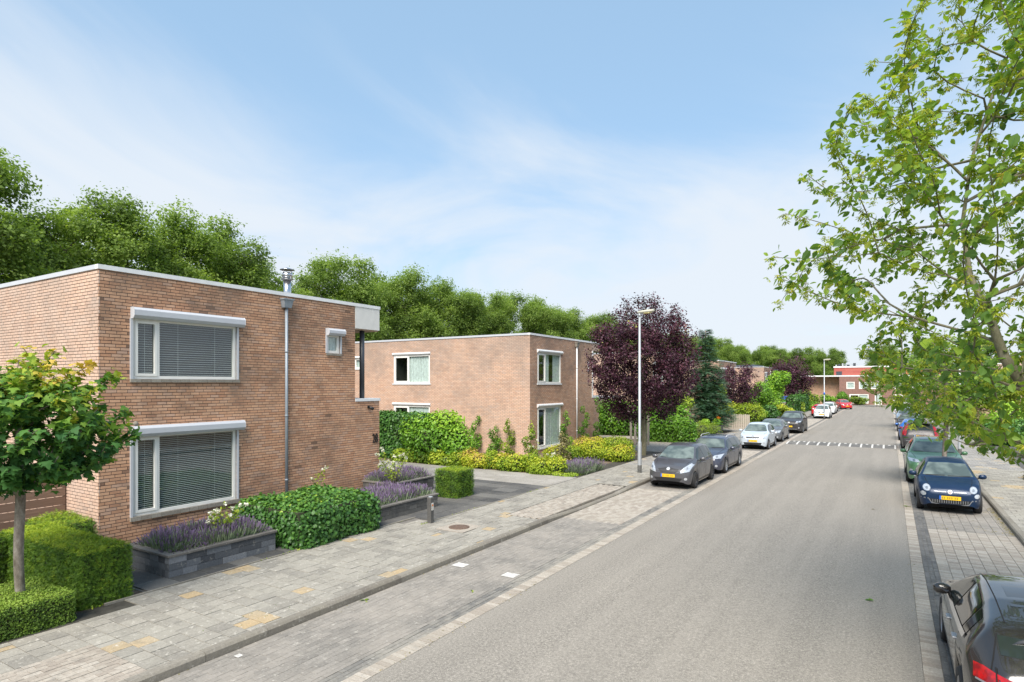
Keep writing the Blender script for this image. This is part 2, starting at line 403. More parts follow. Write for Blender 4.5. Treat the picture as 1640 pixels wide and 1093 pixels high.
# foliage
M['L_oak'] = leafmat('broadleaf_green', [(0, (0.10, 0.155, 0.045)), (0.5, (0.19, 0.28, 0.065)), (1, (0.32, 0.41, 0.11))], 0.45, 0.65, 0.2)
M['L_near'] = leafmat('ovate_leaf', [(0, (0.055, 0.115, 0.04)), (0.4, (0.125, 0.225, 0.045)), (0.75, (0.25, 0.36, 0.045)), (1, (0.42, 0.37, 0.07))], 0.42, 0.5, 0.28)
M['L_seed'] = leafmat('seed_cluster', [(0, (0.22, 0.30, 0.04)), (0.7, (0.36, 0.40, 0.05)), (1, (0.48, 0.34, 0.09))], 0.4, 0.6, 0.2)
M['L_maple'] = leafmat('maple_leaf', [(0, (0.035, 0.105, 0.036)), (0.3, (0.075, 0.185, 0.042)), (0.58, (0.17, 0.30, 0.045)), (0.85, (0.38, 0.42, 0.05)), (1, (0.58, 0.40, 0.09))], 0.30, 0.6, 0.2)
M['L_taxus'] = leafmat('yew_needles', [(0, (0.035, 0.085, 0.012)), (0.5, (0.12, 0.225, 0.020)), (1, (0.36, 0.44, 0.03))], 0.18, 0.55)
M['L_box'] = leafmat('small_hedge_leaf', [(0, (0.053, 0.105, 0.015)), (0.5, (0.150, 0.247, 0.030)), (1, (0.300, 0.405, 0.068))], 0.2, 0.5)
M['L_ivy'] = leafmat('ivy_leaf', [(0, (0.03, 0.085, 0.02)), (0.5, (0.075, 0.185, 0.035)), (0.85, (0.15, 0.29, 0.045)), (1, (0.40, 0.50, 0.05))], 0.18, 0.38, 0.35)
M['L_laurel'] = leafmat('bright_laurel_leaf', [(0, (0.065, 0.160, 0.017)), (0.5, (0.145, 0.304, 0.029)), (1, (0.304, 0.478, 0.043))], 0.25, 0.35)
M['L_gold'] = leafmat('golden_leaf', [(0, (0.11, 0.20, 0.015)), (0.5, (0.27, 0.36, 0.025)), (0.85, (0.52, 0.50, 0.04)), (1, (0.50, 0.33, 0.10))], 0.25, 0.5)
M['L_lime'] = leafmat('lime_leaf', [(0, (0.081, 0.149, 0.014)), (0.5, (0.203, 0.297, 0.027)), (1, (0.446, 0.513, 0.054))], 0.25, 0.45)
M['L_plum'] = leafmat('purple_leaf', [(0, (0.030, 0.012, 0.021)), (0.5, (0.075, 0.027, 0.045)), (0.85, (0.150, 0.060, 0.083)), (0.97, (0.240, 0.090, 0.090)), (1, (0.300, 0.300, 0.075))], 0.15, 0.4)
M['L_spruce'] = leafmat('spruce_needles', [(0, (0.020, 0.060, 0.030)), (0.5, (0.060, 0.140, 0.075)), (1, (0.17, 0.28, 0.18))], 0.12, 0.55)
M['L_lav'] = leafmat('lavender_stalk', [(0, (0.090, 0.135, 0.075)), (1, (0.285, 0.345, 0.225))], 0.15, 0.6)
M['L_lavf'] = leafmat('lavender_flower', [(0, (0.15, 0.105, 0.20)), (1, (0.33, 0.25, 0.40))], 0.15, 0.6)
M['L_dry'] = leafmat('dry_weed', [(0, (0.13, 0.13, 0.06)), (1, (0.36, 0.29, 0.14))], 0.2, 0.7)
M['L_white'] = leafmat('white_petals', [(0, (0.60, 0.58, 0.50)), (1, (0.82, 0.81, 0.76))], 0.15, 0.6)
M['L_red'] = leafmat('orange_petals', [(0, (0.55, 0.12, 0.02)), (1, (0.75, 0.28, 0.03))], 0.15, 0.6)
# ---------------------------------------------------------------- foliage tools
def T_diamond(): return np.array([[0,-.5,0],[.32,.02,.06],[0,.5,0],[-.32,.02,.06]]), np.array([[0,1,2],[0,2,3]])
def T_ovate():
    V = np.array([[0,0,0],[.26,.22,.03],[.33,.5,.02],[.2,.8,-.03],[0,1.05,-.12],[-.2,.8,-.03],[-.33,.5,.02],[-.26,.22,.03],[0,.5,-.04]])
    V[:, 1] -= 0.1
    return V, np.array([[8,0,1],[8,1,2],[8,2,3],[8,3,4],[8,4,5],[8,5,6],[8,6,7],[8,7,0]])
def T_maple():
    o = [(0,0),(.28,-.08),(.62,.02),(.42,.18),(.72,.46),(.40,.46),(.24,.58),(.2,.78),(0,1.06)]
    o = o + [(-x, y) for x, y in reversed(o[1:-1])]
    V = np.array([[x, y, -0.10 * (x*x + (y-.4)**2)] for x, y in o] + [[0, .33, .04]])
    n = len(o)
    return V, np.array([[n, i, (i+1) % n] for i in range(n)])
def T_round():
    a = np.linspace(0, 2*np.pi, 7)[:-1]
    V = np.c_[.42*np.cos(a), .5*np.sin(a), .05*np.cos(2*a)]
    return V, np.array([[0,1,2],[0,2,3],[0,3,4],[0,4,5]])
def T_needle():
    return np.array([[-.07,0,0],[.07,0,0],[.05,1,0],[-.05,1,0],[0,0,-.07],[0,0,.07],[0,1,.05],[0,1,-.05]]), np.array([[0,1,2],[0,2,3],[4,5,6],[4,6,7]])
def T_sprig():   # short shoot with needles either side
    V, F = [], []
    for i in range(5):
        y = i * .2
        for sx in (-1, 1):
            b = len(V); V += [[0, y, 0], [0, y+.1, 0], [sx*.34, y+.24, .06]]; F.append([b, b+1, b+2])
    return np.array(V), np.array(F)
def T_spike():   # seed samaras or flower spray: five small narrow leaflets
    V, F = [], []
    for i in range(6):
        a = i * 1.05; b = len(V)
        d = np.array([math.cos(a), math.sin(a) * .6, -.55]); s_ = np.array([-math.sin(a), math.cos(a), 0]) * .13
        V += [[0, 0, 0], list(d * .55 + s_), list(d), list(d * .55 - s_)]; F += [[b, b+1, b+2], [b, b+2, b+3]]
    return np.array(V), np.array(F)

def frames(nrm, rng, up=None):
    n = nrm / (np.linalg.norm(nrm, axis=1, keepdims=True) + 1e-9)
    a = rng.normal(size=n.shape) if up is None else up
    t = a - n * np.sum(a * n, 1, keepdims=True); t /= (np.linalg.norm(t, axis=1, keepdims=True) + 1e-9)
    b = np.cross(t, n)
    return b, t, n          # x, y(long axis), z(normal)
def scatter(name, P, nrm, size, tmpl, mat, rnd, rng, up=None):
    V0, F0 = tmpl
    bx, ty, nn = frames(nrm, rng, up)
    V = (V0[None, :, 0:1] * bx[:, None, :] + V0[None, :, 1:2] * ty[:, None, :] + V0[None, :, 2:3] * nn[:, None, :]) * size[:, None, None] + P[:, None, :]
    n, k = len(P), len(V0)
    F = (F0[None] + (np.arange(n) * k)[:, None, None]).reshape(-1, F0.shape[1])
    return np_mesh(name, V.reshape(-1, 3), F, mat, np.repeat(np.clip(rnd, 0, 1), len(F0)))
def lump(P, f=1.0, seed=0.0):
    x, y, z = P[:, 0]*f+seed, P[:, 1]*f+seed*1.7, P[:, 2]*f+seed*.6
    return (np.sin(x*2.1+1.3*np.sin(y*1.7))+np.sin(y*2.6+1.1*np.sin(z*2.3+x))+np.sin(z*3.1+1.7*np.sin(x*1.3)))/3

def growtree(trunk, targets, rng, step=0.3, rtip=0.006, expo=0.42, wander=0.12, r0=None):
    """grow limbs from the trunk line to every target; returns nodes, parent, radius"""
    nodes = [np.array(p, float) for p in trunk]; par = [-1] + list(range(len(trunk) - 1))
    T = np.array(targets); tr = np.array(trunk)
    d = np.min(np.linalg.norm(T[:, None, :] - tr[None], axis=2), axis=1)
    order = np.argsort(d); ends = []
    arr = np.zeros((len(trunk) + len(T) * 14, 3)); arr[:len(nodes)] = nodes; cost = np.zeros(len(arr)); cnt = len(nodes)
    first = max(1, int(len(trunk) * 0.25))
    for ti in order:
        t = T[ti]
        A = arr[first:cnt]; dv = t - A; dist = np.linalg.norm(dv, axis=1)
        c = dist + 0.28 * cost[first:cnt] + np.maximum(0, A[:, 2] - t[2] + 0.15) * 0.9
        j = int(np.argmin(c)) + first
        n = min(13, max(1, int(dist[j - first] / step))); p0 = arr[j].copy(); last = j
        bend = rng.normal(size=3) * wander * dist[j - first]; bend[2] += 0.10 * dist[j - first]
        for q in range(1, n + 1):
            f = q / n
            p = p0 * (1 - f) + t * f + bend * math.sin(math.pi * f) + (rng.normal(size=3) * 0.02 if q < n else 0)
            if cnt >= len(arr): break
            arr[cnt] = p; cost[cnt] = cost[last] + step; par.append(last); last = cnt; cnt += 1
        ends.append(last)
    par_ = np.array(par); k0 = len(trunk); ix = np.arange(k0, cnt)
    for _ in range(6):        # ease the kinks where shoots leave their limb
        cs = np.zeros((cnt, 3)); cn = np.zeros(cnt)
        np.add.at(cs, par_[1:], arr[1:cnt]); np.add.at(cn, par_[1:], 1)
        ch_ = ix[cn[ix] > 0]
        arr[ch_] = arr[ch_]*.5 + .25*arr[par_[ch_]] + .25*cs[ch_]/cn[ch_][:, None]
    w = np.zeros(cnt)
    for e in ends: w[e] += 1
    for i in range(cnt - 1, 0, -1): w[par[i]] += w[i]
    rad = rtip * np.maximum(w, 1) ** expo
    return arr[:cnt], np.array(par), rad
def limbs(name, nodes, par, rad, mat, minr=0.0, sides=6, cap=None):
    ch = np.array([i for i in range(1, len(nodes)) if par[i] >= 0 and rad[i] >= minr])
    A, B = nodes[par[ch]], nodes[ch]
    ra = rad[par[ch]]; rb = rad[ch]; ra = np.minimum(ra, rb * 1.5)
    if callable(cap): ra = np.minimum(ra, cap(nodes[par[ch]])); rb = np.minimum(rb, cap(nodes[ch]))
    elif cap: ra = np.minimum(ra, cap); rb = np.minimum(rb, cap)
    t = B - A; t /= (np.linalg.norm(t, axis=1, keepdims=True) + 1e-9)
    ref = np.tile([[0.13, 0.31, 0.94]], (len(t), 1)); ref[np.abs(t[:, 2]) > .8] = [0.94, 0.2, 0.1]
    u = np.cross(t, ref); u /= (np.linalg.norm(u, axis=1, keepdims=True) + 1e-9); v = np.cross(t, u)
    an = np.linspace(0, 2*np.pi, sides + 1)[:-1]
    ring = np.cos(an)[None, :, None] * u[:, None] + np.sin(an)[None, :, None] * v[:, None]
    V = np.concatenate([A[:, None] - t[:, None]*0.2*ra[:, None, None] + ring * ra[:, None, None], B[:, None] + ring * rb[:, None, None]], 1)
    j = np.arange(sides); F0 = np.stack([j, (j+1) % sides, (j+1) % sides + sides, j + sides], 1)
    F = (F0[None] + (np.arange(len(ch)) * 2 * sides)[:, None, None]).reshape(-1, 4)
    return np_mesh(name, V.reshape(-1, 3), F, mat, None, smooth=True)

def core_mesh(name, P, F, mat): return np_mesh(name, P, F, mat)
def boxgrid(x0, x1, y0, y1, z0, z1, st=0.25):
    V, F = [], []
    def plane(o, a, b, na, nb):
        s = len(V)
        for i in range(na+1):
            for j in range(nb+1): V.append(o + a*(i/na) + b*(j/nb))
        for i in range(na):
            for j in range(nb):
                q = s + i*(nb+1)+j; F.append([q, q+nb+1, q+nb+2, q+1])
    X, Y, Z = np.array([x1-x0,0,0.]), np.array([0,y1-y0,0.]), np.array([0,0,z1-z0]); o = np.array([x0,y0,z0], float)
    nx, ny, nz = [max(1, int(d/st)) for d in (x1-x0, y1-y0, z1-z0)]
    plane(o, X, Z, nx, nz); plane(o+Y, X, Z, nx, nz); plane(o, Y, Z, ny, nz); plane(o+X, Y, Z, ny, nz); plane(o+Z, X, Y, nx, ny)
    return np.array(V), np.array(F)

def hedge(name, label, cat, box, size, mat, dens, tmpl, round_=0.06, rough=0.04, seed=1, group=None, topbright=0.35, lumpf=2.0, lumpa=0.05, parent=None):
    """clipped hedge block: leaves over the five open faces, dark twigs inside"""
    rng = np.random.default_rng(seed)
    x0, x1, y0, y1, z0, z1 = box
    dx, dy, dz = x1-x0, y1-y0, z1-z0
    ar = np.array([dx*dz, dx*dz, dy*dz, dy*dz, dx*dy]); n = int(ar.sum() * dens)
    f = rng.choice(5, n, p=ar/ar.sum()); a, b = rng.random(n), rng.random(n)
    P = np.zeros((n, 3)); Nn = np.zeros((n, 3))
    for i, (ax, val, nv) in enumerate(((1, y0, (0,-1,0)), (1, y1, (0,1,0)), (0, x0, (-1,0,0)), (0, x1, (1,0,0)), (2, z1, (0,0,1)))):
        m = f == i
        if ax == 1: P[m] = np.c_[x0+dx*a[m], np.full(m.sum(), val), z0+dz*b[m]]
        elif ax == 0: P[m] = np.c_[np.full(m.sum(), val), y0+dy*a[m], z0+dz*b[m]]
        else: P[m] = np.c_[x0+dx*a[m], y0+dy*b[m], np.full(m.sum(), val)]
        Nn[m] = nv
    # round the edges
    c = np.array([(x0+x1)/2, (y0+y1)/2, z0]); h = np.array([dx/2, dy/2, dz])
    q = P - c; lim = h - round_*1.0; lim[2] = dz - round_
    k = np.clip(q, -lim, lim); k[:, 2] = np.minimum(q[:, 2], lim[2]); ov = q - k; L = np.linalg.norm(ov, axis=1, keepdims=True) + 1e-6
    q = k + ov * np.minimum(1, round_ / L); nr = ov / L; Nn = np.where(L > round_*0.5, nr * 0.7 + Nn * 0.3, Nn)
    P = q + c
    lp = lump(P, lumpf, seed)
    P += Nn * (lp[:, None] * lumpa + rng.normal(0, rough, (n, 1)))
    nn = Nn + rng.normal(0, .55, (n, 3)); nn[:, 2] += .35
    up = Nn * 0.9 + rng.normal(0, .6, (n, 3)) + np.array([0, 0, .5])
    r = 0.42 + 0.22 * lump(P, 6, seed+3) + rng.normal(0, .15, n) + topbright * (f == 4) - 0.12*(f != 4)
    sz = size * rng.uniform(.7, 1.25, n)
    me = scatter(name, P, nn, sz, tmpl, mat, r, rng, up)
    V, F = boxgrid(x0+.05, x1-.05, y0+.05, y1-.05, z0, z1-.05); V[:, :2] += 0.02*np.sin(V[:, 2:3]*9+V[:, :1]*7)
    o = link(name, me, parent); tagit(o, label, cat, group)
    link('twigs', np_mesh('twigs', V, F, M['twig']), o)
    return o

def ell_points(blobs, n, rng, shell=0.35, zmin=None):
    """points in the outer shell of a union of ellipsoids"""
    B = np.array(blobs, float)             # cx cy cz rx ry rz
    w = (B[:, 3]*B[:, 4]*B[:, 5])**(2/3); idx = rng.choice(len(B), int(n*1.7), p=w/w.sum())
    d = rng.normal(size=(len(idx), 3)); d /= np.linalg.norm(d, axis=1, keepdims=True)
    rr = 1 - shell * rng.random(len(idx))**1.3 + 0.06*rng.normal(size=len(idx))
    P = B[idx, :3] + d * B[idx, 3:] * rr[:, None]
    keep = np.ones(len(P), bool)
    for b in range(len(B)):
        q = (P - B[b, :3]) / B[b, 3:]
        keep &= ~((np.sum(q*q, 1) < 0.62**2) & (idx != b))
    if zmin is not None: keep &= P[:, 2] > zmin
    P, d, idx = P[keep][:n], d[keep][:n], idx[keep][:n]
    return P, d, idx, rr[keep][:n]

def shrub_mesh(name, blobs, n, size, mat, tmpl, rng, zmin=0.1, tone=0.45, spread=.14, shell=.4, toptone=.25, upb=.4, jit=.6):
    P, d, idx, rr = ell_points(blobs, n, rng, shell, zmin)
    bt = rng.normal(0, spread, len(blobs))[idx]
    nn = d + rng.normal(0, jit, P.shape); nn[:, 2] += upb
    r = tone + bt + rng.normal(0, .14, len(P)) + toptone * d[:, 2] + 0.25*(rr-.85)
    up = rng.normal(0, 1, P.shape); up[:, 2] += .4
    return scatter(name, P, nn, size * rng.uniform(.65, 1.3, len(P)), tmpl, mat, r, rng, up)

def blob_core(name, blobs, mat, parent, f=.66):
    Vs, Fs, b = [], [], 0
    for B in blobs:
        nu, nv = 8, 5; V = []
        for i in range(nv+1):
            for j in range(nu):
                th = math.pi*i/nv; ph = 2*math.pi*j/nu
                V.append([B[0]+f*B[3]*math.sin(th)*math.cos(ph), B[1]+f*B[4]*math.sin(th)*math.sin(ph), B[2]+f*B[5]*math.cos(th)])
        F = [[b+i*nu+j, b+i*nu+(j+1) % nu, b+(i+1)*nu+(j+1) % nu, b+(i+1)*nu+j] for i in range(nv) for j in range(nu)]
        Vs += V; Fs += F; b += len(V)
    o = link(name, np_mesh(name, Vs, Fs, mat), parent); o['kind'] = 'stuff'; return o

def shrub(name, label, cat, blobs, n, size, mat, tmpl=None, seed=1, core=True, group=None, zmin=0.1, **kw):
    rng = np.random.default_rng(seed)
    o = link(name, shrub_mesh(name, blobs, n, size, mat, tmpl or T_round(), rng, zmin, **kw)); tagit(o, label, cat, group)
    if core: blob_core('twigs', blobs, M['twig'], o)
    return o
def rblobs(cx, cy, cz, R, H, n, rng, br=(.35, .6)):
    """ragged cloud of ellipsoids filling an ellipsoid of radius R, half-height H"""
    out = []
    for i in range(n):
        d = rng.normal(size=3); d /= np.linalg.norm(d); k = rng.uniform(.35, .8)
        s = rng.uniform(*br)
        out.append((cx+d[0]*R*k, cy+d[1]*R*k, cz+d[2]*H*k, R*s, R*s, H*s*.95))
    return out
# ---------------------------------------------------------------- pieces: the nearest as parts, the rest joined
def pieces(parent, name, boxes, mat, limit=300, skip=('b',), restname=None, minpx=7):
    """boxes: (x0,x1,y0,y1,z0,z1,rnd); those that show largest become objects of their own"""
    sc = []
    for i, b in enumerate(boxes):
        c = ((b[0]+b[1])/2, (b[2]+b[3])/2, (b[4]+b[5])/2); q = px(c)
        ext = max(b[1]-b[0], b[3]-b[2], b[5]-b[4])
        sc.append((-(980*ext/q[2]) if infront(c, 5) else 1, i))
    sc.sort(); own = [i for s, i in sc[:limit] if s < -minpx]; ownset = set(own); cache = {}
    for i in own:
        x0, x1, y0, y1, z0, z1, r = boxes[i]
        rq = round(r * 24) / 24; key = (round(x1-x0, 3), round(y1-y0, 3), round(z1-z0, 3), rq)
        if key not in cache:
            m = MB(); hx, hy, hz = key[0]/2, key[1]/2, key[2]/2; m.box(-hx, hx, -hy, hy, -hz, hz, rq, skip=skip); cache[key] = m.mesh(name, mat)
        link(name, cache[key], parent, ((x0+x1)/2, (y0+y1)/2, (z0+z1)/2))
    rest = [i for i in range(len(boxes)) if i not in ownset]
    if rest:
        m = MB()
        for i in rest: m.box(*boxes[i][:6], boxes[i][6], skip=skip)
        m.obj(restname or name + 's', mat, parent, kind='stuff')

def sheet(name, x0, x1, y0, y1, z, mat, parent=None, thick=0.0, **t):
    m = MB()
    if thick: m.box(x0, x1, y0, y1, z-thick, z)
    else: m.add([(x0,y0,z),(x1,y0,z),(x1,y1,z),(x0,y1,z)], [(0,1,2,3)])
    return m.obj(name, mat, parent, **t)

R0 = random.Random(7)
XK = -8.08                       # left kerb face
# ground
sheet('ground', -700, 700, -120, 1400, -0.06, M['lawn'], kind='structure')
# road: a gently cambered carriageway
m = MB(); ys = [-12, 150]
m.add([(-5.8, y, 0.0) for y in ys] + [(-2.7, y, 0.015) for y in ys] + [(0.38, y, 0.0) for y in ys], [(0, 2, 3, 1), (2, 4, 5, 3)])
road = m.obj('road', M['asphalt'], kind='structure')
sheet('road', 0.38, 60, 128, 150, -0.004, M['asphalt'], kind='structure')
# ---- light brick bands either side of the asphalt
bandL = sheet('gutter', -6.30, -5.80, -6, 130, -0.012, M['joint'], kind='structure')
bx, gx = [], []
y = 2.2
while y < 34:
    bx.append((-6.045, -5.805, y, y+.092, -0.06, 0.004+R0.uniform(-.003, .003), R0.random())); y += .1
pieces(bandL, 'brick', bx, M['paver_pale'], 220)
for i, xo in enumerate((-6.30, -6.215, -6.13)):
    y = 2.2 + .07*i
    while y < 34:
        gx.append((xo+.003, xo+.08, y, y+.203, -0.06, -0.003+R0.uniform(-.004, .003), R0.random()*.9)); y += .21
pieces(bandL, 'gutter_brick', gx, M['gutter_worn'], 200)
sheet('band_paving', -6.045, -5.805, 34, 130, 0.002, M['pale_sheet'], bandL); sheet('gutter_paving', -6.30, -6.05, 34, 130, -0.002, M['clinker_sheet'], bandL)
bandR = sheet('gutter', 0.38, 0.86, -6, 130, -0.012, M['joint'], kind='structure')
bx, gx = [], []
y = 7
while y < 40:
    bx.append((0.385, 0.60, y, y+.092, -0.06, 0.004+R0.uniform(-.003, .003), R0.random())); y += .1
pieces(bandR, 'brick', bx, M['paver_pale'], 160)
for i, xo in enumerate((0.605, 0.69, 0.775)):
    y = 7 + .07*i
    while y < 40:
        gx.append((xo+.003, xo+.08, y, y+.203, -0.06, -0.003+R0.uniform(-.004, .003), R0.random())); y += .21
pieces(bandR, 'gutter_brick', gx, M['gutter'], 140)
sheet('band_paving', 0.385, 0.60, 40, 130, 0.002, M['pale_sheet'], bandR); sheet('gutter_paving', 0.605, 0.86, 40, 130, -0.002, M['clinker_sheet'], bandR)

# ---- parking strips
parkL = sheet('parking_strip', XK, -6.30, -6, 130, -0.014, M['joint'], kind='structure')
dark, pale = [], []
row, x = 0, XK + .02
while x < -6.32:
    y = 2.4 + (row % 2) * .105
    while y < 23:
        b = (x, min(x+.101, -6.303), y, y+.206, -0.06, R0.uniform(-.002, .002), R0.random())
        (pale if 15.75 < y < 21.7 else dark).append(b); y += .21
    x += .105; row += 1
pieces(parkL, 'paver', dark, M['clinker'], 300); pieces(parkL, 'light_paver', pale, M['paver_pale'], 80)
yy = 23.0
for y1, kind in ((32.3, 'clinker_sheet'), (37.6, 'pale_sheet'), (49, 'clinker_sheet'), (52, 'pale_sheet'), (60, 'clinker_sheet'), (76, 'pale_sheet'), (130, 'clinker_sheet')):
    sheet('bay_paving', XK, -6.30, yy, y1, 0.0, M[kind], parkL); yy = y1
parkR = sheet('parking_strip', 0.86, 2.72, -6, 130, -0.014, M['joint'], kind='structure')
dark, pale = [], []
row, x = 0, 0.865
while x < 2.70:
    y = 8 + (row % 2) * .052
    while y < 27:
        b = (x, min(x+.199, 2.715), y, y+.1015, -0.06, R0.uniform(-.002, .002), R0.random())
        (dark if y > 19.75 else pale).append(b); y += .105
    x += .2075; row += 1
pieces(parkR, 'paver', dark, M['clinker'], 160); pieces(parkR, 'light_paver', pale, M['paver_pale'], 300)
sheet('bay_paving', 0.86, 2.72, 27, 130, 0.0, M['clinker_sheet'], parkR)
# square white marker tiles between the bays
for (a, b, c, d) in ((-7.93, 10.38, 0.30, 0.26), (-6.66, 10.35, 0.30, 0.26), (-7.9, 5.3, .1, .09)):
    sheet('marker_tile', a, a+c, b, b+d, 0.0075, M['mark'], parkL)

# ---- kerbs
def kerb(parent, xa, xb, y0, y1, top, low=()):
    y = y0; out = []
    while y < y1:
        h = top
        for (a, b) in low:
            if a < y < b: h = 0.05
        out.append((min(xa, xb), max(xa, xb), y, y+.992, -.08, h, R0.random())); y += 1.0
    for i, b in enumerate(out):
        m = MB(); x0, x1, ya, yb, z0, z1, r = b
        road_side = x1 if xa < xb else x0; back = x0 if xa < xb else x1; s = 1 if xa < xb else -1
        V = []
        for y_, zt in ((ya, out[max(i-1, 0)][5] if abs(out[max(i-1, 0)][5]-z1) < .001 else (out[i-1][5]+z1)/2), (yb, z1 if i+1 >= len(out) or abs(out[i+1][5]-z1) < .001 else (out[i+1][5]+z1)/2)):
            V += [(road_side, y_, z0), (road_side, y_, zt-.035), (road_side - s*.03, y_, zt), (back, y_, zt), (back, y_, z0)]
        F = [(0,1,6,5),(1,2,7,6),(2,3,8,7),(3,4,9,8),(4,3,2,1,0),(5,6,7,8,9)]
        if s < 0: F = [tuple(reversed(f)) for f in F]
        m.add(V, F, r); m.obj('kerb_stone', M['kerb'], parent)
kerbL = sheet('kerb', XK-.10, XK-.05, -6, 130, -0.03, M['joint'], kind='structure')
kerb(kerbL, XK-.15, XK, 2.0, 66, .125, ((15.8, 20.9),(46, 51)))
sheet('kerb_run', XK-.15, XK, 66, 130, .125, M['kerb'], kerbL, thick=.2)
kerbR = sheet('kerb', 2.77, 2.82, -6, 130, -0.03, M['joint'], kind='structure')
kerb(kerbR, 2.87, 2.72, 8, 50, .125, ((8.5, 17.6),))
sheet('kerb_run', 2.72, 2.87, 50, 130, .125, M['kerb'], kerbR, thick=.2)

# ---- left sidewalk
def edgeL(y):                     # inner edge of the left sidewalk
    if y < 5.2: return -10.85
    if y < 12.4: return -11.30
    if y < 13: return -11.05
    if y < 17.3: return -10.62
    return -10.62
sideL = sheet('sidewalk', -11.35, XK-.15, -6, 130, .098, M['joint_dark'], kind='structure')
tl, apr = [], []
y = 2.2; row = 0
while y < 27:
    x = edgeL(y) ; row += 1
    off = (.15 if row % 2 else 0) + R0.choice((0, 0, .075))
    first = True
    while x < XK-.16:
        w = .30 if R0.random() < .84 else .15
        if first and off: w = off if off > .1 else .15; first = False
        first = False
        x1 = min(x + w, XK-.155)
        if x1 - x > .03:
            rr = R0.random() * .94
            yel = (math.sin(y*4.3+1.0)+math.sin(y*1.9+x*4.0)+math.sin(x*6.1-y*2.4)) > 1.9 and R0.random() < .7
            if yel: rr = R0.uniform(.955, 1)
            dx = (y - 4.5) * .0
            ax = -9.745 if y < 4.2 else -9.355 if 14.6 < y < 21.2 else None
            inap = ax is not None and x > ax - .03
            if ax is not None and not inap and (x1 > ax or x + w + .16 > ax): x1 = ax
            if not inap: tl.append((x+.005, x1-.005, y+.005, y+.295, .06, .118+R0.uniform(-.004, .004), rr))
        x += w if not (ax is not None and x1 == ax) else 9
    y += .30
row, x = 0, -9.74
while x < XK-.17:
    y = 2.2 + (row % 2)*.105
    while y < 21.1:
        if (y < 4.25 and x > -9.75) or (y > 14.8 and x > -9.34): apr.append((x, min(x+.098, XK-.155), y, min(y+.204, 4.297) if y < 5 else y+.204, .06, .120+R0.uniform(-.004, .004), R0.random()))
        y += .21
    x += .105; row += 1
tl = [t for t in tl if not (abs((t[0]+t[1])/2+9.56) < .42 and abs((t[2]+t[3])/2-12.86) < .42)]
pieces(sideL, 'tile', tl, M['tile'], 300); pieces(sideL, 'brick', apr, M['paver_pale'], 150, restname='bricks')
sheet('tile_paving', -10.62, XK-.155, 27, 130, .118, M['tile_sheet'], sideL)
# inspection cover in its pale concrete surround
cov = sheet('manhole_cover', -9.99, -9.13, 12.43, 13.29, .124, M['paver_pale'], None, thick=.02, label='round rusty manhole cover in a pale concrete square on the left pavement', cat='manhole cover')
m = MB(); m.lathe([(.27, 0), (.27, .012), (.24, .016), (.05, .018)], (-9.56, 12.86, .122), n=32)
m.obj('lid', plain('rusty_iron', (0.16, 0.105, 0.075), 0.7, 0.3, 0.4, 20), cov)

# ---- front gardens base (soil), black slab terrace and driveways
sheet('garden_soil', -48, -10.6, -6, 130, .092, M['soil'], kind='structure')
ter = sheet('terrace', -15.2, -11.06, 5.9, 19.6, .10, M['joint'], kind='structure')
sl = []
y = 5.95
while y < 19.4:
    x = -15.15
    lim = -11.37 if y < 12.6 else -10.66
    while x < lim - .15:
        x1 = min(x+.8, lim); sl.append((x+.004, x1-.004, y+.004, y+.596, .06, .122+R0.uniform(-.003, .003), R0.random())); x += .8
    y += .6
sheet('terrace', -11.06, -10.64, 12.6, 19.6, .10, M['joint'], kind='structure')
pieces(ter, 'slab', sl, M['slab'], 250)
ed = []
y = 5.2
while y < 19.4:
    lim = -11.36 if y < 12.6 else -10.66
    ed.append((lim, lim+.05, y, y+.99, .05, .132, R0.random())); y += 1
pieces(ter, 'edging', ed, M['kerb'], 40)
drv = sheet('driveway', -30, -10.66, 17.6, 22.2, .097, M['joint'], kind='structure')
dp = []
y = 19.45
while y < 22.1:
    x = -24.0
    while x < -10.7:
        dp.append((x+.003, min(x+.597, -10.665), y+.003, y+.397, .06, .117+R0.uniform(-.002, .002), R0.random())); x += .6
    y += .4
pieces(drv, 'slab', dp, M['drive'], 160)
# driveways of the houses further on
sheet('driveway', -13.4, -10.6, 33.2, 39.0, .103, M['pale_sheet'], kind='structure')
for ya, yb in ((40.2, 48.0), (51.5, 56.5), (81, 88), (101, 108)):
    sheet('driveway', -26, -10.6, ya, yb, .102, M['pale_sheet'], kind='structure')

# ---- right sidewalk and gardens
sideR = sheet('sidewalk', 2.87, 5.2, -6, 130, .098, M['joint_dark'], kind='structure')
tl = []; y = 14; row = 0
while y < 34:
    x = 2.875 + (.15 if row % 2 else 0); row += 1
    if row % 2 == 0: tl.append((2.879, 3.02, y+.004, y+.296, .06, .118, R0.random()*.94))
    while x < 4.9:
        rr = R0.random() * .94
        if math.sin(y*1.7+x)+math.sin(x*3-y) > 1.45: rr = R0.uniform(.955, 1)
        tl.append((x+.004, x+.296, y+.004, y+.296, .06, .118+R0.uniform(-.003, .003), rr)); x += .30
    y += .30
pieces(sideR, 'tile', tl, M['tile'], 200)
sheet('tile_paving', 2.875, 5.0, 34, 130, .118, M['tile_sheet'], sideR); sheet('tile_paving', 2.875, 5.0, -6, 14, .118, M['tile_sheet'], sideR)
sheet('garden_soil', 5.0, 60, -6, 130, .09, M['soil'], kind='structure')
sheet('driveway', 5.0, 9.5, 33, 47, .112, M['slab'], kind='structure')
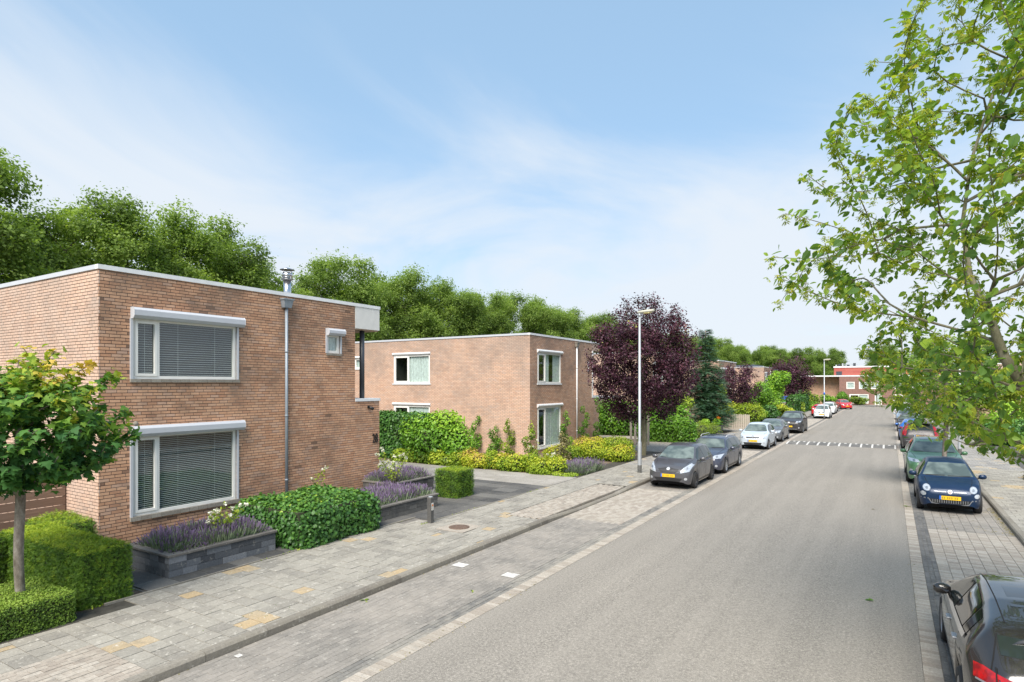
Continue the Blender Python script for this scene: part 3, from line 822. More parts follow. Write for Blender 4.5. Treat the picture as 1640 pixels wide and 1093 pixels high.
# speed hump: dark brick ridge with white blocks
sh = empty('speed_hump', (-2.7, 43.9, 0.015), 'dark brick speed hump with white blocks across the road', 'speed hump')
m = MB()
m.add([(-3.05, -1.0, -.014), (3.05, -1.0, -.014), (3.05, -.1, .06), (-3.05, -.1, .06), (-3.05, .75, .065), (3.05, .75, .065), (3.05, 1.7, -.014), (-3.05, 1.7, -.014)], [(0,1,2,3),(3,2,5,4),(4,5,6,7),(0,3,4,7),(1,6,5,2)])
m.obj('ridge', M['gutter'], sh)
m2 = MB(); m2.add([(-3.04, .76, .068), (3.04, .76, .068), (3.04, 1.7, -.008), (-3.04, 1.7, -.008)], [(0,1,2,3)]); m2.obj('pale_band', M['pale_sheet'], sh)
for i in range(11):
    x = -2.98 + i*.596
    m = MB(); m.add([(x-.05, -.99, -.004), (x+.05, -.99, -.004), (x+.05, -.1, .068), (x-.05, -.1, .068), (x+.05, .72, .072), (x-.05, .72, .072)], [(0,1,2,3),(3,2,4,5)])
    m.obj('white_block', M['mark'], sh)
    if i < 10:
        m = MB(); m.add([(x+.23, .25, .071), (x+.36, .25, .071), (x+.36, .72, .073), (x+.23, .72, .073)], [(0,1,2,3)]); m.obj('white_tooth', M['mark'], sh)
# ---------------------------------------------------------------- houses
def wall_cells(m, axis, c, u0, u1, z0, z1, openings, reveal=.14, out=1):
    """flat wall on plane axis=c with rectangular openings and their reveals. axis 'x': u=y ; axis 'y': u=x"""
    us = sorted({u0, u1, *[q for o in openings for q in o[:2]]}); zs = sorted({z0, z1, *[q for o in openings for q in o[2:4]]})
    P = (lambda u, z, d=0: (c - out*d, u, z)) if axis == 'x' else (lambda u, z, d=0: (u, c - out*d, z))
    for i in range(len(us)-1):
        for j in range(len(zs)-1):
            um, zm = (us[i]+us[i+1])/2, (zs[j]+zs[j+1])/2
            if any(o[0] < um < o[1] and o[2] < zm < o[3] for o in openings): continue
            m.add([P(us[i], zs[j]), P(us[i+1], zs[j]), P(us[i+1], zs[j+1]), P(us[i], zs[j+1])], [(0,1,2,3)])
    for a, b, e, f in [o[:4] for o in openings]:
        for p, q in (((a,e),(b,e)),((b,e),(b,f)),((b,f),(a,f)),((a,f),(a,e))):
            m.add([P(*p), P(*q), P(*q, reveal), P(*p, reveal)], [(0,1,2,3)])

def brick_list(axis, c, out, u0, u1, z0, z1, openings, rnd, proud=.006, pitch=.235, course=.0757, end0=True):
    L = []; z = z0; n = 0
    while z < z1 - .02:
        zt = min(z + course - .015, z1); off = (0, .1175, .04, .155)[n % 4] if n % 2 == 0 else (.1175 + .02*(n % 3))
        u = u0 - pitch + off; first = True
        while u < u1:
            a, b = max(u, u0), min(u + pitch - .014, u1); u += pitch
            if b - a < .015: continue
            segs = [(a, b)]
            for o in openings:
                if o[2] < (z+zt)/2 < o[3]:
                    ns = []
                    for s_, e_ in segs:
                        if e_ <= o[0] or s_ >= o[1]: ns.append((s_, e_)); continue
                        if o[0] - s_ > .025: ns.append((s_, o[0]))
                        if e_ - o[1] > .025: ns.append((o[1], e_))
                    segs = ns
            for s_, e_ in segs:
                head = (e_ - s_) < .14
                edge = (e_ > u1-.012) or (not end0 and s_ < u0+.012)
                r = rnd.random()*.12 if not edge and ((head and rnd.random() < .5) or rnd.random() < .006) else rnd.uniform(.14, 1)
                p = proud + rnd.uniform(-.002, .002)
                if axis == 'x': L.append((c-.02, c+p, s_, e_, z, zt, r) if out > 0 else (c-p, c+.02, s_, e_, z, zt, r))
                else: L.append((s_, e_, c-p, c+.02, z, zt, r) if out < 0 else (s_, e_, c-.02, c+p, z, zt, r))
        z += course; n += 1
    return L

def window(parent, axis, c, u0, u1, z0, z1, split=None, box=None, boxd=.19, sill=None, slats=0, frame=.075, open_room='room', curtain=False, label=None, gd=.06, rails=False, sash=True, boxh=.24, boxmat='alu', small=False):
    """window facing outwards; box = shutter box (ua,ub,za,zb)"""
    out = 1 if axis == 'x' else -1
    def P(u, d, z): return (c + out*d, u, z) if axis == 'x' else (u, c + out*d, z)   # d>0 proud of the wall
    def bx(m, ua, ub, da, db, za, zb, r=.5, mi=0):
        p, q = P(ua, da, za), P(ub, db, zb); m.box(min(p[0], q[0]), max(p[0], q[0]), min(p[1], q[1]), max(p[1], q[1]), za, zb, r, mi)
    m = MB(); t = frame; d0, d1 = -.10, -.02
    bx(m, u0, u1, d0, d1, z0, z0+t); bx(m, u0, u1, d0, d1, z1-t, z1); bx(m, u0, u0+t, d0, d1, z0+t, z1-t); bx(m, u1-t, u1, d0, d1, z0+t, z1-t)
    w = m.obj('window', M['pvc'], parent)
    if label: w['label'] = label
    panes = []
    if split:
        m = MB(); bx(m, split-.03, split+.03, d0, d1+.004, z0+t, z1-t); m.obj('mullion', M['pvc'], w)
        ua, ub = u0+t, split-.03
        if sash:
            m = MB(); s_ = .06
            bx(m, ua, ub, -.075, 0.0, z0+t, z0+t+s_); bx(m, ua, ub, -.075, 0.0, z1-t-s_, z1-t); bx(m, ua, ua+s_, -.075, 0.0, z0+t+s_, z1-t-s_); bx(m, ub-s_, ub, -.075, 0.0, z0+t+s_, z1-t-s_)
            m.obj('sash', M['pvc'], w); panes.append((ua+s_, ub-s_, z0+t+s_, z1-t-s_))
        else: panes.append((ua, ub, z0+t, z1-t))
        panes.append((split+.03, u1-t, z0+t, z1-t))
    else: panes.append((u0+t, u1-t, z0+t, z1-t))
    for a, b, e, f in panes:
        m = MB(); m.add([P(a, -gd, e), P(b, -gd, e), P(b, -gd, f), P(a, -gd, f)], [(0,1,2,3)]); m.obj('pane', M['glass'], w)
        if slats:
            n = max(6, int((f-e)/slats)); step = (f-e)/n; me = None
            for i in range(n):
                z = e + (i+.5)*step
                if me is None:
                    s_ = MB(); hw = (b-a)/2-.006
                    A, B, C, D = [P(0, dd, zz_) for dd, zz_ in ((.012, -.0035), (.012, -.002), (-.013, .006), (-.013, .0045))]
                    o0 = P(0, 0, 0)
                    def rel(q, u): v = [q[0]-o0[0], q[1]-o0[1], q[2]]; v[1 if axis == 'x' else 0] = u; return tuple(v)
                    s_.add([rel(A, -hw), rel(A, hw), rel(D, hw), rel(D, -hw), rel(B, -hw), rel(B, hw), rel(C, hw), rel(C, -hw)], [(0,1,2,3),(4,7,6,5),(0,4,5,1),(3,2,6,7)])
                    me = s_.mesh('slat', M['slat'])
                link('slat', me, w, P((a+b)/2, -.105, z))
            m = MB()
            for uu in ([a+.25*(b-a), a+.75*(b-a)] if b-a > 1 else [(a+b)/2]):
                bx(m, uu-.0025, uu+.0025, -.09, -.088, e, f)
            m.obj('blind_cord', M['slat'], w)
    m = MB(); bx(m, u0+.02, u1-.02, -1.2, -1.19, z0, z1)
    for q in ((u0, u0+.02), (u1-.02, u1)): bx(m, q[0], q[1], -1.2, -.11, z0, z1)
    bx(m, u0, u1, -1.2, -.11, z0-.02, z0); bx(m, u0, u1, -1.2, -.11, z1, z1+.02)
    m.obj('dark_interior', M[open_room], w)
    if curtain:
        m = MB(); n = 26; a, b = panes[-1][0]-.03, panes[-1][1]
        for (ca, cb) in ((a, a+.30*(b-a)), (b-.42*(b-a), b)) if curtain == 2 else ((a, b),):
            V = []; 
            for i in range(n+1):
                u = ca+(cb-ca)*i/n; d = -.125-.02*math.sin(i*1.9)
                V += [P(u, d, z0+t), P(u, d, z1-t)]
            m.add(V, [(2*i, 2*i+2, 2*i+3, 2*i+1) for i in range(n)])
        m.obj('curtain', M['curtain'], w)
    if rails:
        for q in ((u0-.055, u0-.002), (u1+.002, u1+.055)):
            m = MB(); bx(m, q[0], q[1], -.03, .045, z0-.0, box[2]); m.obj('shutter_rail', M['alu'], w)
    if box:
        m = MB(); ua, ub, za, zb = box; prof = [(-.02, za+.03), (-.02, zb), (boxd-.05, zb), (boxd, zb-.06), (boxd, za+.07), (boxd-.06, za), (.0, za)]
        V = [P(ua, d, z) for d, z in prof] + [P(ub, d, z) for d, z in prof]; n = len(prof)
        m.add(V, [(i, (i+1) % n, n+(i+1) % n, n+i) for i in range(n)] + [tuple(range(n)), tuple(reversed(range(n, 2*n)))])
        bevel(m.obj('shutter_box' if boxd > .1 else 'roller_cover', M[boxmat], w), .006)
    if sill:
        ua, ub, za, zb, dd = sill
        m = MB()
        if sill[4] < .05: bx(m, ua, ub, -.10, dd, za, zb); m.obj('sill', M['trim'], w)
        else:
            nb = max(1, round((ub-ua)/.235)); st = (ub-ua)/nb
            for i in range(nb): bx(m, ua+i*st+.003, ua+(i+1)*st-.003, -.10, dd, za, zb+.002*(i % 2), random.Random(i).random())
            m.obj('sill', M['sill'], w)
    return w

def pipe(parent, axis, c, u, z0, z1, r=.045, mat='zinc', box=True, bxmat=None):
    out = 1 if axis == 'x' else -1
    P = (lambda uu, d, z: (c+out*d, uu, z)) if axis == 'x' else (lambda uu, d, z: (uu, c+out*d, z))
    m = MB(); m.tube([P(u, .075, z0), P(u, .075, z1)], r, 10)
    for z in np.arange(z0+.9, z1, 1.9): m.tube([P(u, .075, z-.03), P(u, .075, z+.03)], r+.007, 10)
    d = m.obj('downpipe', M[mat], parent)
    if box:
        m = MB(); a, b = .17, .12
        V = [P(u-b, 0.008, z1), P(u+b, 0.008, z1), P(u+b, .15, z1), P(u-b, .15, z1), P(u-a, 0.008, z1+.26), P(u+a, 0.008, z1+.26), P(u+a, .2, z1+.26), P(u-a, .2, z1+.26)]
        m.add(V, [(0,3,2,1),(4,5,6,7),(0,1,5,4),(1,2,6,5),(2,3,7,6),(3,0,4,7)])
        m.box(*sorted((P(u-a-.012, .0, 0)[0], P(u+a+.012, .215, 0)[0])), *sorted((P(u-a-.012, .0, 0)[1], P(u+a+.012, .215, 0)[1])), z1+.23, z1+.265)
        m.obj('rain_hopper', M[bxmat or mat], d)

ZT = 6.50
def trimbox(parent, name, x0, x1, y0, y1, z0, z1, mat='trim'):
    m = MB(); m.box(x0, x1, y0, y1, z0, z1); return m.obj(name, M[mat], parent)

# ===== house in front, number 28 =====
X1, YA, YB, YC, XB = -15.30, 6.90, 14.73, 15.88, -27.0
h1 = empty('brick_house', (X1, YA, .1), 'flat roofed orange brick house numbered 28 in the left foreground', 'house')
# children keep world coordinates
def world_child(root):
    root['_m'] = 1
inv = {}
def settle(root):
    """parts were built in world coordinates: shift them under their root"""
    off = Matrix.Translation(root.location) @ Matrix.Rotation(root.rotation_euler.z, 4, 'Z')
    for ch in root.children: ch.matrix_parent_inverse = off.inverted()
OP1 = [(7.62, 10.34, 3.98, 5.45), (7.62, 10.34, .70, 2.64), (13.52, 14.06, 4.85, 5.47)]
m = MB()
wall_cells(m, 'x', X1, YA, YB, .0, ZT, OP1)
wall_cells(m, 'y', YA, XB, X1, .0, ZT, [], out=-1)
m.box(XB, X1-.15, YB, YB+.01, 3.2, ZT); m.box(XB-.01, XB, YA, YC, 0, ZT)
wall_cells(m, 'x', X1, YB, YC, .0, 3.27, []); m.box(XB, X1-.002, YC-.01, YC, 0, 3.27)
m.obj('wall', M['mortar'], h1)
rb = random.Random(3)
bl = brick_list('x', X1, 1, YA-.006, YB, .10, ZT-.01, OP1, rb) + brick_list('x', X1, 1, YB+.006, YC, .10, 3.27, [], rb, end0=False)
pieces(h1, 'brick', bl, M['brick'], 300, skip=('-x',), restname='brickwork')
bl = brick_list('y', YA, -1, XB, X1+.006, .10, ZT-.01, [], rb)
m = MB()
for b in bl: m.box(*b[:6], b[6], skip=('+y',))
m.obj('side_brickwork', M['brick_lit'], h1, kind='stuff')
bl = brick_list('y', YC, 1, -17.4, X1, .10, 3.27, [], rb); m = MB()
for b in bl: m.box(*b[:6], b[6], skip=('-y',))
m.obj('rear_brickwork', M['brick'], h1, kind='stuff')
m = MB(); m.box(XB, X1-.02, YA+.02, YB, 6.3, 6.47); m.box(-17.6, X1-.03, YB, YC-.02, 5.95, 6.47); m.obj('roof', M['roof'], h1)
flue_parent = h1
# balcony corner
m = MB(); m.box(-17.6, X1-.001, YB+.0, YB+.03, 5.72, 6.47); m.box(X1-.03, X1+.012, YB+.012, YC, 5.74, 6.49); m.box(-17.6, X1-.03, YC-.03, YC, 5.74, 6.49); m.obj('fascia_panel', M['panel'], h1)
m = MB(); m.box(-17.6, X1-.03, YB, YC-.03, 5.70, 5.95); m.obj('soffit', plain('tan_soffit', (0.42, 0.30, 0.22), 0.8), h1)
m = MB(); m.tube([(X1-.22, 15.27, 3.3), (X1-.22, 15.27, 5.72)], .085, 16); m.obj('balcony_post', M['anthracite'], h1)
m = MB(); m.box(-17.6, X1-.25, YB, YC-.25, 3.0, 3.1); m.obj('balcony_floor', M['roof'], h1)
m = MB(); m.box(X1-.22, X1+.03, YB+.01, YC+.03, 3.27, 3.37); m.box(-17.6, X1-.22, YC-.22, YC+.03, 3.27, 3.37); bevel(m.obj('parapet_coping', M['trim'], h1), .008)
# roof edge trim, in lengths
y = YA - .03
while y < YC:
    y1 = min(y + 3.0, YC + .03); trimbox(h1, 'roof_trim', X1-.12, X1+.03, y+.0015, y1-.0015, 6.48, 6.585); y = y1
x = X1 - .12
while x > XB:
    x0 = max(x - 3.0, XB); trimbox(h1, 'roof_trim', x0+.0015, x-.0015, YA-.03, YA+.12, 6.48, 6.585, 'alu'); x = x0
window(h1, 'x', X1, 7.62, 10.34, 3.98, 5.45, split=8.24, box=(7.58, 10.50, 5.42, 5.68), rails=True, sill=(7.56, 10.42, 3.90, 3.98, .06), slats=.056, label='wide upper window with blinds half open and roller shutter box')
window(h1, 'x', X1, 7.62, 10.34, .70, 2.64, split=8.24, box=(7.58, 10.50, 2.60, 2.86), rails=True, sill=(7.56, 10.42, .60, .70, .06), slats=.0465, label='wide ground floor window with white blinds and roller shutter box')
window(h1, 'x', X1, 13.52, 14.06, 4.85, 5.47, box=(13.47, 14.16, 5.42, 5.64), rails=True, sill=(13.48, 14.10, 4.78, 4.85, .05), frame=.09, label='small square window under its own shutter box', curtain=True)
pipe(h1, 'x', X1, 11.93, .12, 6.12)
# steel flue
fl = MB(); fx, fy = -17.0, 13.35
fl.lathe([(.125, 6.4), (.125, 7.32)], (fx, fy, 0), n=24); fl.lathe([(.15, 7.30), (.15, 7.33)], (fx, fy, 0), n=24)
fo = fl.obj('flue', M['steel'], h1)
m = MB(); m.lathe([(.20, 7.33), (.215, 7.335), (.20, 7.345)], (fx, fy, 0), n=24); m.lathe([(.165, 7.39), (.165, 7.55)], (fx, fy, 0), n=24)
m.lathe([(.235, 7.64), (.225, 7.66), (.03, 7.72)], (fx, fy, 0), n=24)
for a in range(4): m.tube([(fx+.18*math.cos(a*1.57), fy+.18*math.sin(a*1.57), 7.33), (fx+.18*math.cos(a*1.57), fy+.18*math.sin(a*1.57), 7.65)], .008, 6)
m.obj('flue_cap', M['steel'], fo)
# house number in black figures, wall lamp
tx = bpy.data.curves.new('house_number', 'FONT'); tx.body = '28'; tx.size = .46; tx.extrude = .012; tx.offset = .0
tmpo = bpy.data.objects.new('t', tx); COL.objects.link(tmpo); bpy.context.view_layer.update()
nme = bpy.data.meshes.new_from_object(tmpo); bpy.data.objects.remove(tmpo); nme.transform(Matrix.Diagonal((.58, 1, 1, 1))); nme.materials.clear(); nme.materials.append(M['black']); no = link('house_number', nme, h1)
no.rotation_euler = (math.radians(90), 0, math.radians(90)); no.location = (X1+.028, 15.52, 1.82)
m = MB(); m.box(X1+.004, X1+.03, 15.30, 15.38, 3.02, 3.12); m.tube([(X1+.03, 15.34, 3.07), (X1+.10, 15.34, 3.06), (X1+.20, 15.40, 3.0)], [.03, .045, .055], 10); m.obj('wall_lamp', M['black'], h1)
ball = MB(); ball.lathe([(.005, -.06), (.035, -.05), (.058, -.02), (.062, .0), (.052, .03), (.03, .052), (.004, .058)], (0, 0, 0), n=14, caps=False)
o = ball.obj('ornament', M['sill'], None, label='small round stone ball lying on the lower shutter box of house 28', cat='stone ball'); o.location = (X1+.08, 7.66, 2.92)
settle(h1)

# ===== generic brick house of the same type, seen at some distance =====
def brick_house(label, x, y0, details=True, depth=15.0, ht=6.5, front=True, mat_f='bw_front', mat_s='bw_side', mirror=False, win=True, ln=7.9, solar=False, group='flat roofed brick houses along the left side', bay=True):
    """front plane at x facing +X, side facing -Y at y0"""
    h = empty('brick_house', (x, y0, .1), label, 'house', group)
    xb = x - depth
    opf = [(y0+.8, y0+3.6, 3.9, 5.6), (y0+.8, y0+3.6, .38, 2.62), (y0+7.25, y0+7.55, 4.75, 5.35)] if win else []
    ops = [(x-9.63, x-6.79, 3.9, 5.62), (x-9.63, x-6.79, .6, 2.6), (x-12.95, x-12.35, 4.85, 5.5)] if win else []
    m = MB(); wall_cells(m, 'x', x, y0, y0+ln, 0, ht, opf); m.obj('front_wall', M[mat_f], h)
    m = MB(); wall_cells(m, 'y', y0, xb, x, 0, ht, ops, out=-1); m.obj('side_wall', M[mat_s], h)
    m = MB(); m.box(xb, x-.002, y0+ln-.01, y0+ln, 0, ht); m.box(xb-.01, xb, y0, y0+ln, 0, ht)
    m.box(xb, x, y0+ln+.001, y0+ln+1.15, 0, 3.0); m.obj('rear_wall', M[mat_f], h)
    m = MB(); m.box(xb, x-.02, y0+.02, y0+ln, ht-.2, ht-.03); m.obj('roof', M['roof'], h)
    trimbox(h, 'roof_trim', x-.12, x+.03, y0-.03, y0+ln+.03, ht-.02, ht+.085); trimbox(h, 'roof_trim', xb, x-.121, y0-.03, y0+.12, ht-.02, ht+.085, 'alu')
    if win:
        for (a, b, e, f), cu in zip(opf[:2], (2, 1)):
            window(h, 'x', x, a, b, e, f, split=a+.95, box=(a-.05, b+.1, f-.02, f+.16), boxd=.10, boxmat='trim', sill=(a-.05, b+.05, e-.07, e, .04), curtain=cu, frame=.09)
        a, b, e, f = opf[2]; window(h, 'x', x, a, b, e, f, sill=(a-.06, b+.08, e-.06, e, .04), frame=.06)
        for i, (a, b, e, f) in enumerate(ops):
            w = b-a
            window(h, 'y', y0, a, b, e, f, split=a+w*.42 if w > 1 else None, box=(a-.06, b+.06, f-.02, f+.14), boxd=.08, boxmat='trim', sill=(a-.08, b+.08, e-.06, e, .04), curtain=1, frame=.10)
    pipe(h, 'x', x, y0+5.55, .15, ht-.25-.12, mat='trim', bxmat='sill')
    if bay:
        # corner balcony framed in white
        m = MB(); m.box(x-2.3, x-.02, y0+ln+.001, y0+ln+1.15, 6.0, ht-.03); m.obj('balcony_roof', M['bw_lit'], h)
        m = MB(); m.box(x-.05, x+.04, y0+ln+.001, y0+ln+1.18, 3.0, 3.14); m.box(x-.05, x+.045, y0+ln+.01, y0+ln+.13, 3.14, 6.0); m.box(x-.05, x+.03, y0+ln+.01, y0+ln+1.18, ht-.02, ht+.085)
        m.obj('balcony_frame', M['trim'], h)
    if solar:
        for i in range(6):
            m = MB(); yy = y0+1.0+i*1.1
            m.add([(x-9, yy, ht+.02), (x-1.2, yy, ht+.02), (x-1.2, yy+1.0, ht+.42), (x-9, yy+1.0, ht+.42), (x-9, yy+1.0, ht-.02), (x-1.2, yy+1.0, ht-.02)], [(0,1,2,3), (3,2,5,4), (1,5,2), (0,3,4)])
            m.obj('solar_panel', M['anthracite'], h)
    settle(h); return h
h2 = brick_house('second brick house, seen from its long side wall behind the driveway and golden shrubs', -16.2, 28.05)
brick_house('third brick house, mostly hidden behind the big purple tree', -16.9, 49.1, group='flat roofed brick houses along the left side')
brick_house('fourth brick house, its roof showing right of the spruce tip', -16.2, 70.2)
brick_house('fifth brick house with solar panels along its roof', -16.4, 100.0, solar=True, ln=8.6)
brick_house('sixth brick house, small and farthest in the left row', -16.4, 126.0, solar=True, ln=7)
# garage wall between second and third house
gr = empty('garage', (-18.0, 40.5, .1), 'low brick garage under ivy between the second and third house', 'garage')
m = MB(); m.box(-28, -19.2, 43.5, 49.0, 0, 2.75); m.obj('wall', M['bw_lit'], gr)
m = MB(); m.box(-28, -19.15, 43.45, 49.0, 2.75, 2.9); m.obj('roof_trim', M['alu'], gr); settle(gr)
for (x, y, lab) in ((10.5, 76, 'pink brick house glimpsed through the leaves at the right edge'), (10.8, 56, 'nearest pink brick house behind the street tree on the right'), (9.6, 100, 'farthest pink brick house on the right side of the street')):
    h = empty('brick_house', (x, y, .1), lab, 'house', 'houses along the right side')
    opn = [(x+1.0, x+3.0, 3.9, 5.4), (x+5.0, x+7.2, 3.9, 5.4), (x+1.0, x+3.4, .8, 2.6)]
    m = MB(); wall_cells(m, 'y', y, x, x+12, 0, 6.5, opn, out=-1); m.obj('wall', M['bw_lit'], h)
    m = MB(); m.box(x, x+.01, y, y+9, 0, 6.5); m.box(x, x+12, y+9, y+9.01, 0, 6.5); m.obj('side_wall', M['bw_front'], h)
    m = MB(); m.box(x+.02, x+12, y+.02, y+9, 6.3, 6.47); m.obj('roof', M['roof'], h)
    trimbox(h, 'roof_trim', x-.03, x+12, y-.03, y+.12, 6.48, 6.585)
    for a, b, e, f in opn: window(h, 'y', y, a, b, e, f, split=a+.8, sill=(a-.05, b+.05, e-.07, e, .04), frame=.09)
    settle(h)
# ===== terrace of row houses closing the street =====
rh = empty('row_house', (-8.3, 134, 0), 'brown brick row house with red upper storey closing the far end of the street', 'house')
Y = 134.0; opn = [(-7.1, -5.7, 3.0, 4.35), (-5.0, -3.5, 3.0, 4.35), (-3.0, -1.6, 3.0, 4.35), (-6.6, -3.4, .2, 2.0), (-2.4, -1.3, .0, 2.1), (0.6, 2.2, 3.0, 4.35), (3.4, 5.0, 3.0, 4.35), (.6, 3.6, .3, 2.0)]
m = MB(); wall_cells(m, 'y', Y, -8.3, 26, -.1, 5.35, opn, out=-1); m.obj('front_wall', M['bw_brown'], rh)
m = MB(); m.box(-15, -8.31, Y+2.2, Y+2.21, -.1, 5.35); m.box(-8.31, -8.30, Y, Y+2.2, -.1, 5.35); m.obj('side_wall', M['bw_front'], rh)
for (xa, xb, mm, nm) in ((-9.4, 2.0, 'red_clad', 'red_storey'), (2.6, 14, 'orange_clad', 'orange_storey')):
    if nm == 'red_storey': M[mm] = brickwall_mat('red_boarding', 0, ((0.33, 0.09, 0.075), (0.38, 0.12, 0.095)), 3.0, .5, (0.26, 0.07, 0.06))
    else: M[mm] = plain('orange_cladding', (0.55, 0.16, 0.06), 0.7)
    m = MB(); m.box(xa, xb, Y+2.5, Y+9, 5.5, 7.15); m.obj(nm, M[mm], rh)
    trimbox(rh, 'roof_trim', xa-.1, xb+.1, Y+2.4, Y+9, 7.15, 7.4)
m = MB(); m.box(-9.0, -8.0, Y+2.45, Y+2.49, 5.6, 6.4); m.obj('dormer_window', M['anthracite'], rh)
trimbox(rh, 'roof_trim', -15.1, 26, Y-.05, Y+2.45, 5.36, 5.6)
for a, b, e, f in opn: window(rh, 'y', Y, a, b, e, f, split=(a+b)/2 if b-a > 2 else None, frame=.16, curtain=1)
for i in range(7):
    m = MB(); xx = -9.2+i*.62+.2*math.sin(i*5); m.box(xx, xx+.25+.2*(i % 2), Y+3.5, Y+4.2, 7.4, 7.75+.14*(i % 3)); m.obj('roof_vent', M['anthracite' if i % 2 else 'galv'], rh)
settle(rh)
for c in rh.children_recursive: pass
# ---------------------------------------------------------------- cars
def paint(name, c, rough=0.34, metal=0.15):
    k = N(name); k.base(k.mix(k.rng(k.noise(2.2, 4, 0.6), .3, .7, 0, 1), c, tuple(x*1.12+.004 for x in c)))
    k.set(Roughness=k.rng(k.noise(7, 4, .6), .3, .7, rough-.06, rough+.08), Metallic=metal, Coat_Weight=0.65, Coat_Roughness=0.03, Specular_IOR_Level=0.45); return k.m
M['cglass'] = None
k = N('car_glass'); k.base((0.022, 0.030, 0.028)); k.set(Roughness=0.04, Specular_IOR_Level=0.38); M['cglass'] = k.m
k = N('windscreen_glass'); k.base(k.mix(k.rng(k.noise(2.2, 2, .5), .4, .62, 0, 1), (0.06, 0.08, 0.075), (0.15, 0.185, 0.17))); k.set(Roughness=0.06, Specular_IOR_Level=0.9); M['wglass'] = k.m
M['rubber'] = plain('tyre_rubber', (0.018, 0.018, 0.019), 0.8)
M['under'] = plain('dark_underbody', (0.008, 0.008, 0.009), 0.9)
M['chrome'] = plain('chrome', (0.40, 0.41, 0.43), 0.5, 1.0)
M['bright_chrome'] = plain('bright_chrome', (0.80, 0.81, 0.83), 0.12, 1.0)
M['rim'] = plain('alloy_rim', (0.45, 0.46, 0.48), 0.35, 0.8)
M['rimdark'] = plain('dark_rim', (0.06, 0.06, 0.065), 0.35, 0.5)
M['lens'] = plain('clear_lamp', (0.55, 0.58, 0.62), 0.08, 0.4, 0.3, 25, 0.8)
k = N('tail_lamp'); k.base(k.mix(k.rng(k.noise(11, 2, .5), .42, .58, 0, 1), (0.42, 0.008, 0.010), (0.20, 0.006, 0.010))); k.set(Roughness=0.15, Coat_Weight=0.4); M['tail'] = k.m
M['amber'] = plain('amber_lamp', (0.55, 0.16, 0.03), 0.2)
M['plate'] = plain('yellow_plate', (0.80, 0.50, 0.015), 0.45)
M['platetext'] = plain('worn_plate_print', (0.38, 0.24, 0.02), .5)
M['plateblue'] = plain('plate_blue', (0.02, 0.12, 0.55), 0.45)
M['tint'] = plain('tinted_glass', (0.012, 0.013, 0.014), 0.05, coat=0.5)

def interp(pts, s):
    if s <= pts[0][0]: return pts[0][1]
    for (a, va), (b, vb) in zip(pts, pts[1:]):
        if s <= b: return va + (vb-va)*(s-a)/(b-a+1e-9)
    return pts[-1][1]

def car_body(P):
    """lofted shell; s runs from the nose backwards. returns verts in car axes (x forward, nose at +L/2)"""
    L, W = P['L'], P['W']/2
    wf, wr, wrad = P['wf'], P['wr'], P['wrad']; ar = wrad*1.13
    ss = {0.0, .05, .14, .3, L-.28, L-.12, L-.04, L}
    for s, _ in P['top']: ss.add(s)
    for c in (wf, wr):
        for a in (-1.12, -1.0, -.86, -.5, 0, .5, .86, 1.0, 1.12): ss.add(c+a*ar)
    s = 0
    while s < L: ss.add(s); s += .28
    ss = sorted(x for x in ss if 0 <= x <= L); out = [ss[0]]
    for x in ss[1:]:
        if x - out[-1] > .035: out.append(x)
    if out[-1] != L: out[-1] = L
    nose, tail = P.get('nose', .70), P.get('tail', .74)
    def hw(s):
        a = interp([(0, nose), (.06, nose+.10), (.2, .90), (.5, .965), (1.0, 1), (L-1.1, 1), (L-.5, .975), (L-.2, .93), (L-.06, tail+.10), (L, tail)], s)
        return W*a
    def bot(s):
        b = interp([(0, .30), (.12, .20), (.5, .19), (L-.5, .19), (L-.1, .25), (L, .34)], s)
        for c in (wf, wr):
            d = abs(s-c)/ar
            if d <= 1.0: b = max(b, wrad + ar*math.sqrt(max(0, 1-d*d))*.97 - (.0 if d < .99 else .05))
        return b
    rings = []; info = []
    for s in out:
        T = interp(P['top'], s); bl = min(interp(P['belt'], s), T-.035); B = bot(s); w = hw(s)
        g = min(1, max(0, (T-bl-.05)/.42)); rw = P.get('roof', .70)*W
        y4 = w*.955; y5 = w*.90*(1-g) + rw*g; z5 = bl + (T-bl)*(.70+.17*g)
        y6 = y5*(.84+.04*g); z6 = T - .012 - .006*g
        row = [(w*.94, B), (w*.995, B+.10+.16*(bl-B)*0.6), (w*1.0, B+.58*(bl-B)), (w*.985, bl-.075), (y4, bl), (y5, z5), (y6, z6), (y5*.45, T), (0, T+.012)]
        row[1] = (row[1][0], min(row[1][1], row[2][1]-.02))
        rings.append([(L/2-s, y, z) for y, z in row] + [(L/2-s, -y, z) for y, z in reversed(row[:-1])])
        info.append((s, T, bl, y5, z5))
    m = MB(); n = len(rings[0]); V = [p for r in rings for p in r]; F = []
    for i in range(len(rings)-1):
        for j in range(n-1): F.append((i*n+j, (i+1)*n+j, (i+1)*n+j+1, i*n+j+1))
    for base, flip in ((0, False), ((len(rings)-1)*n, True)):
        for j in range((n-1)//2):
            a, b, c, d = base+j, base+j+1, base+n-2-j, base+n-1-j
            f = (a, b, c, d) if b != c else (a, b, d)
            F.append(tuple(reversed(f)) if flip else f)
    m.add(V, F, .5, 0, True)
    return m, info

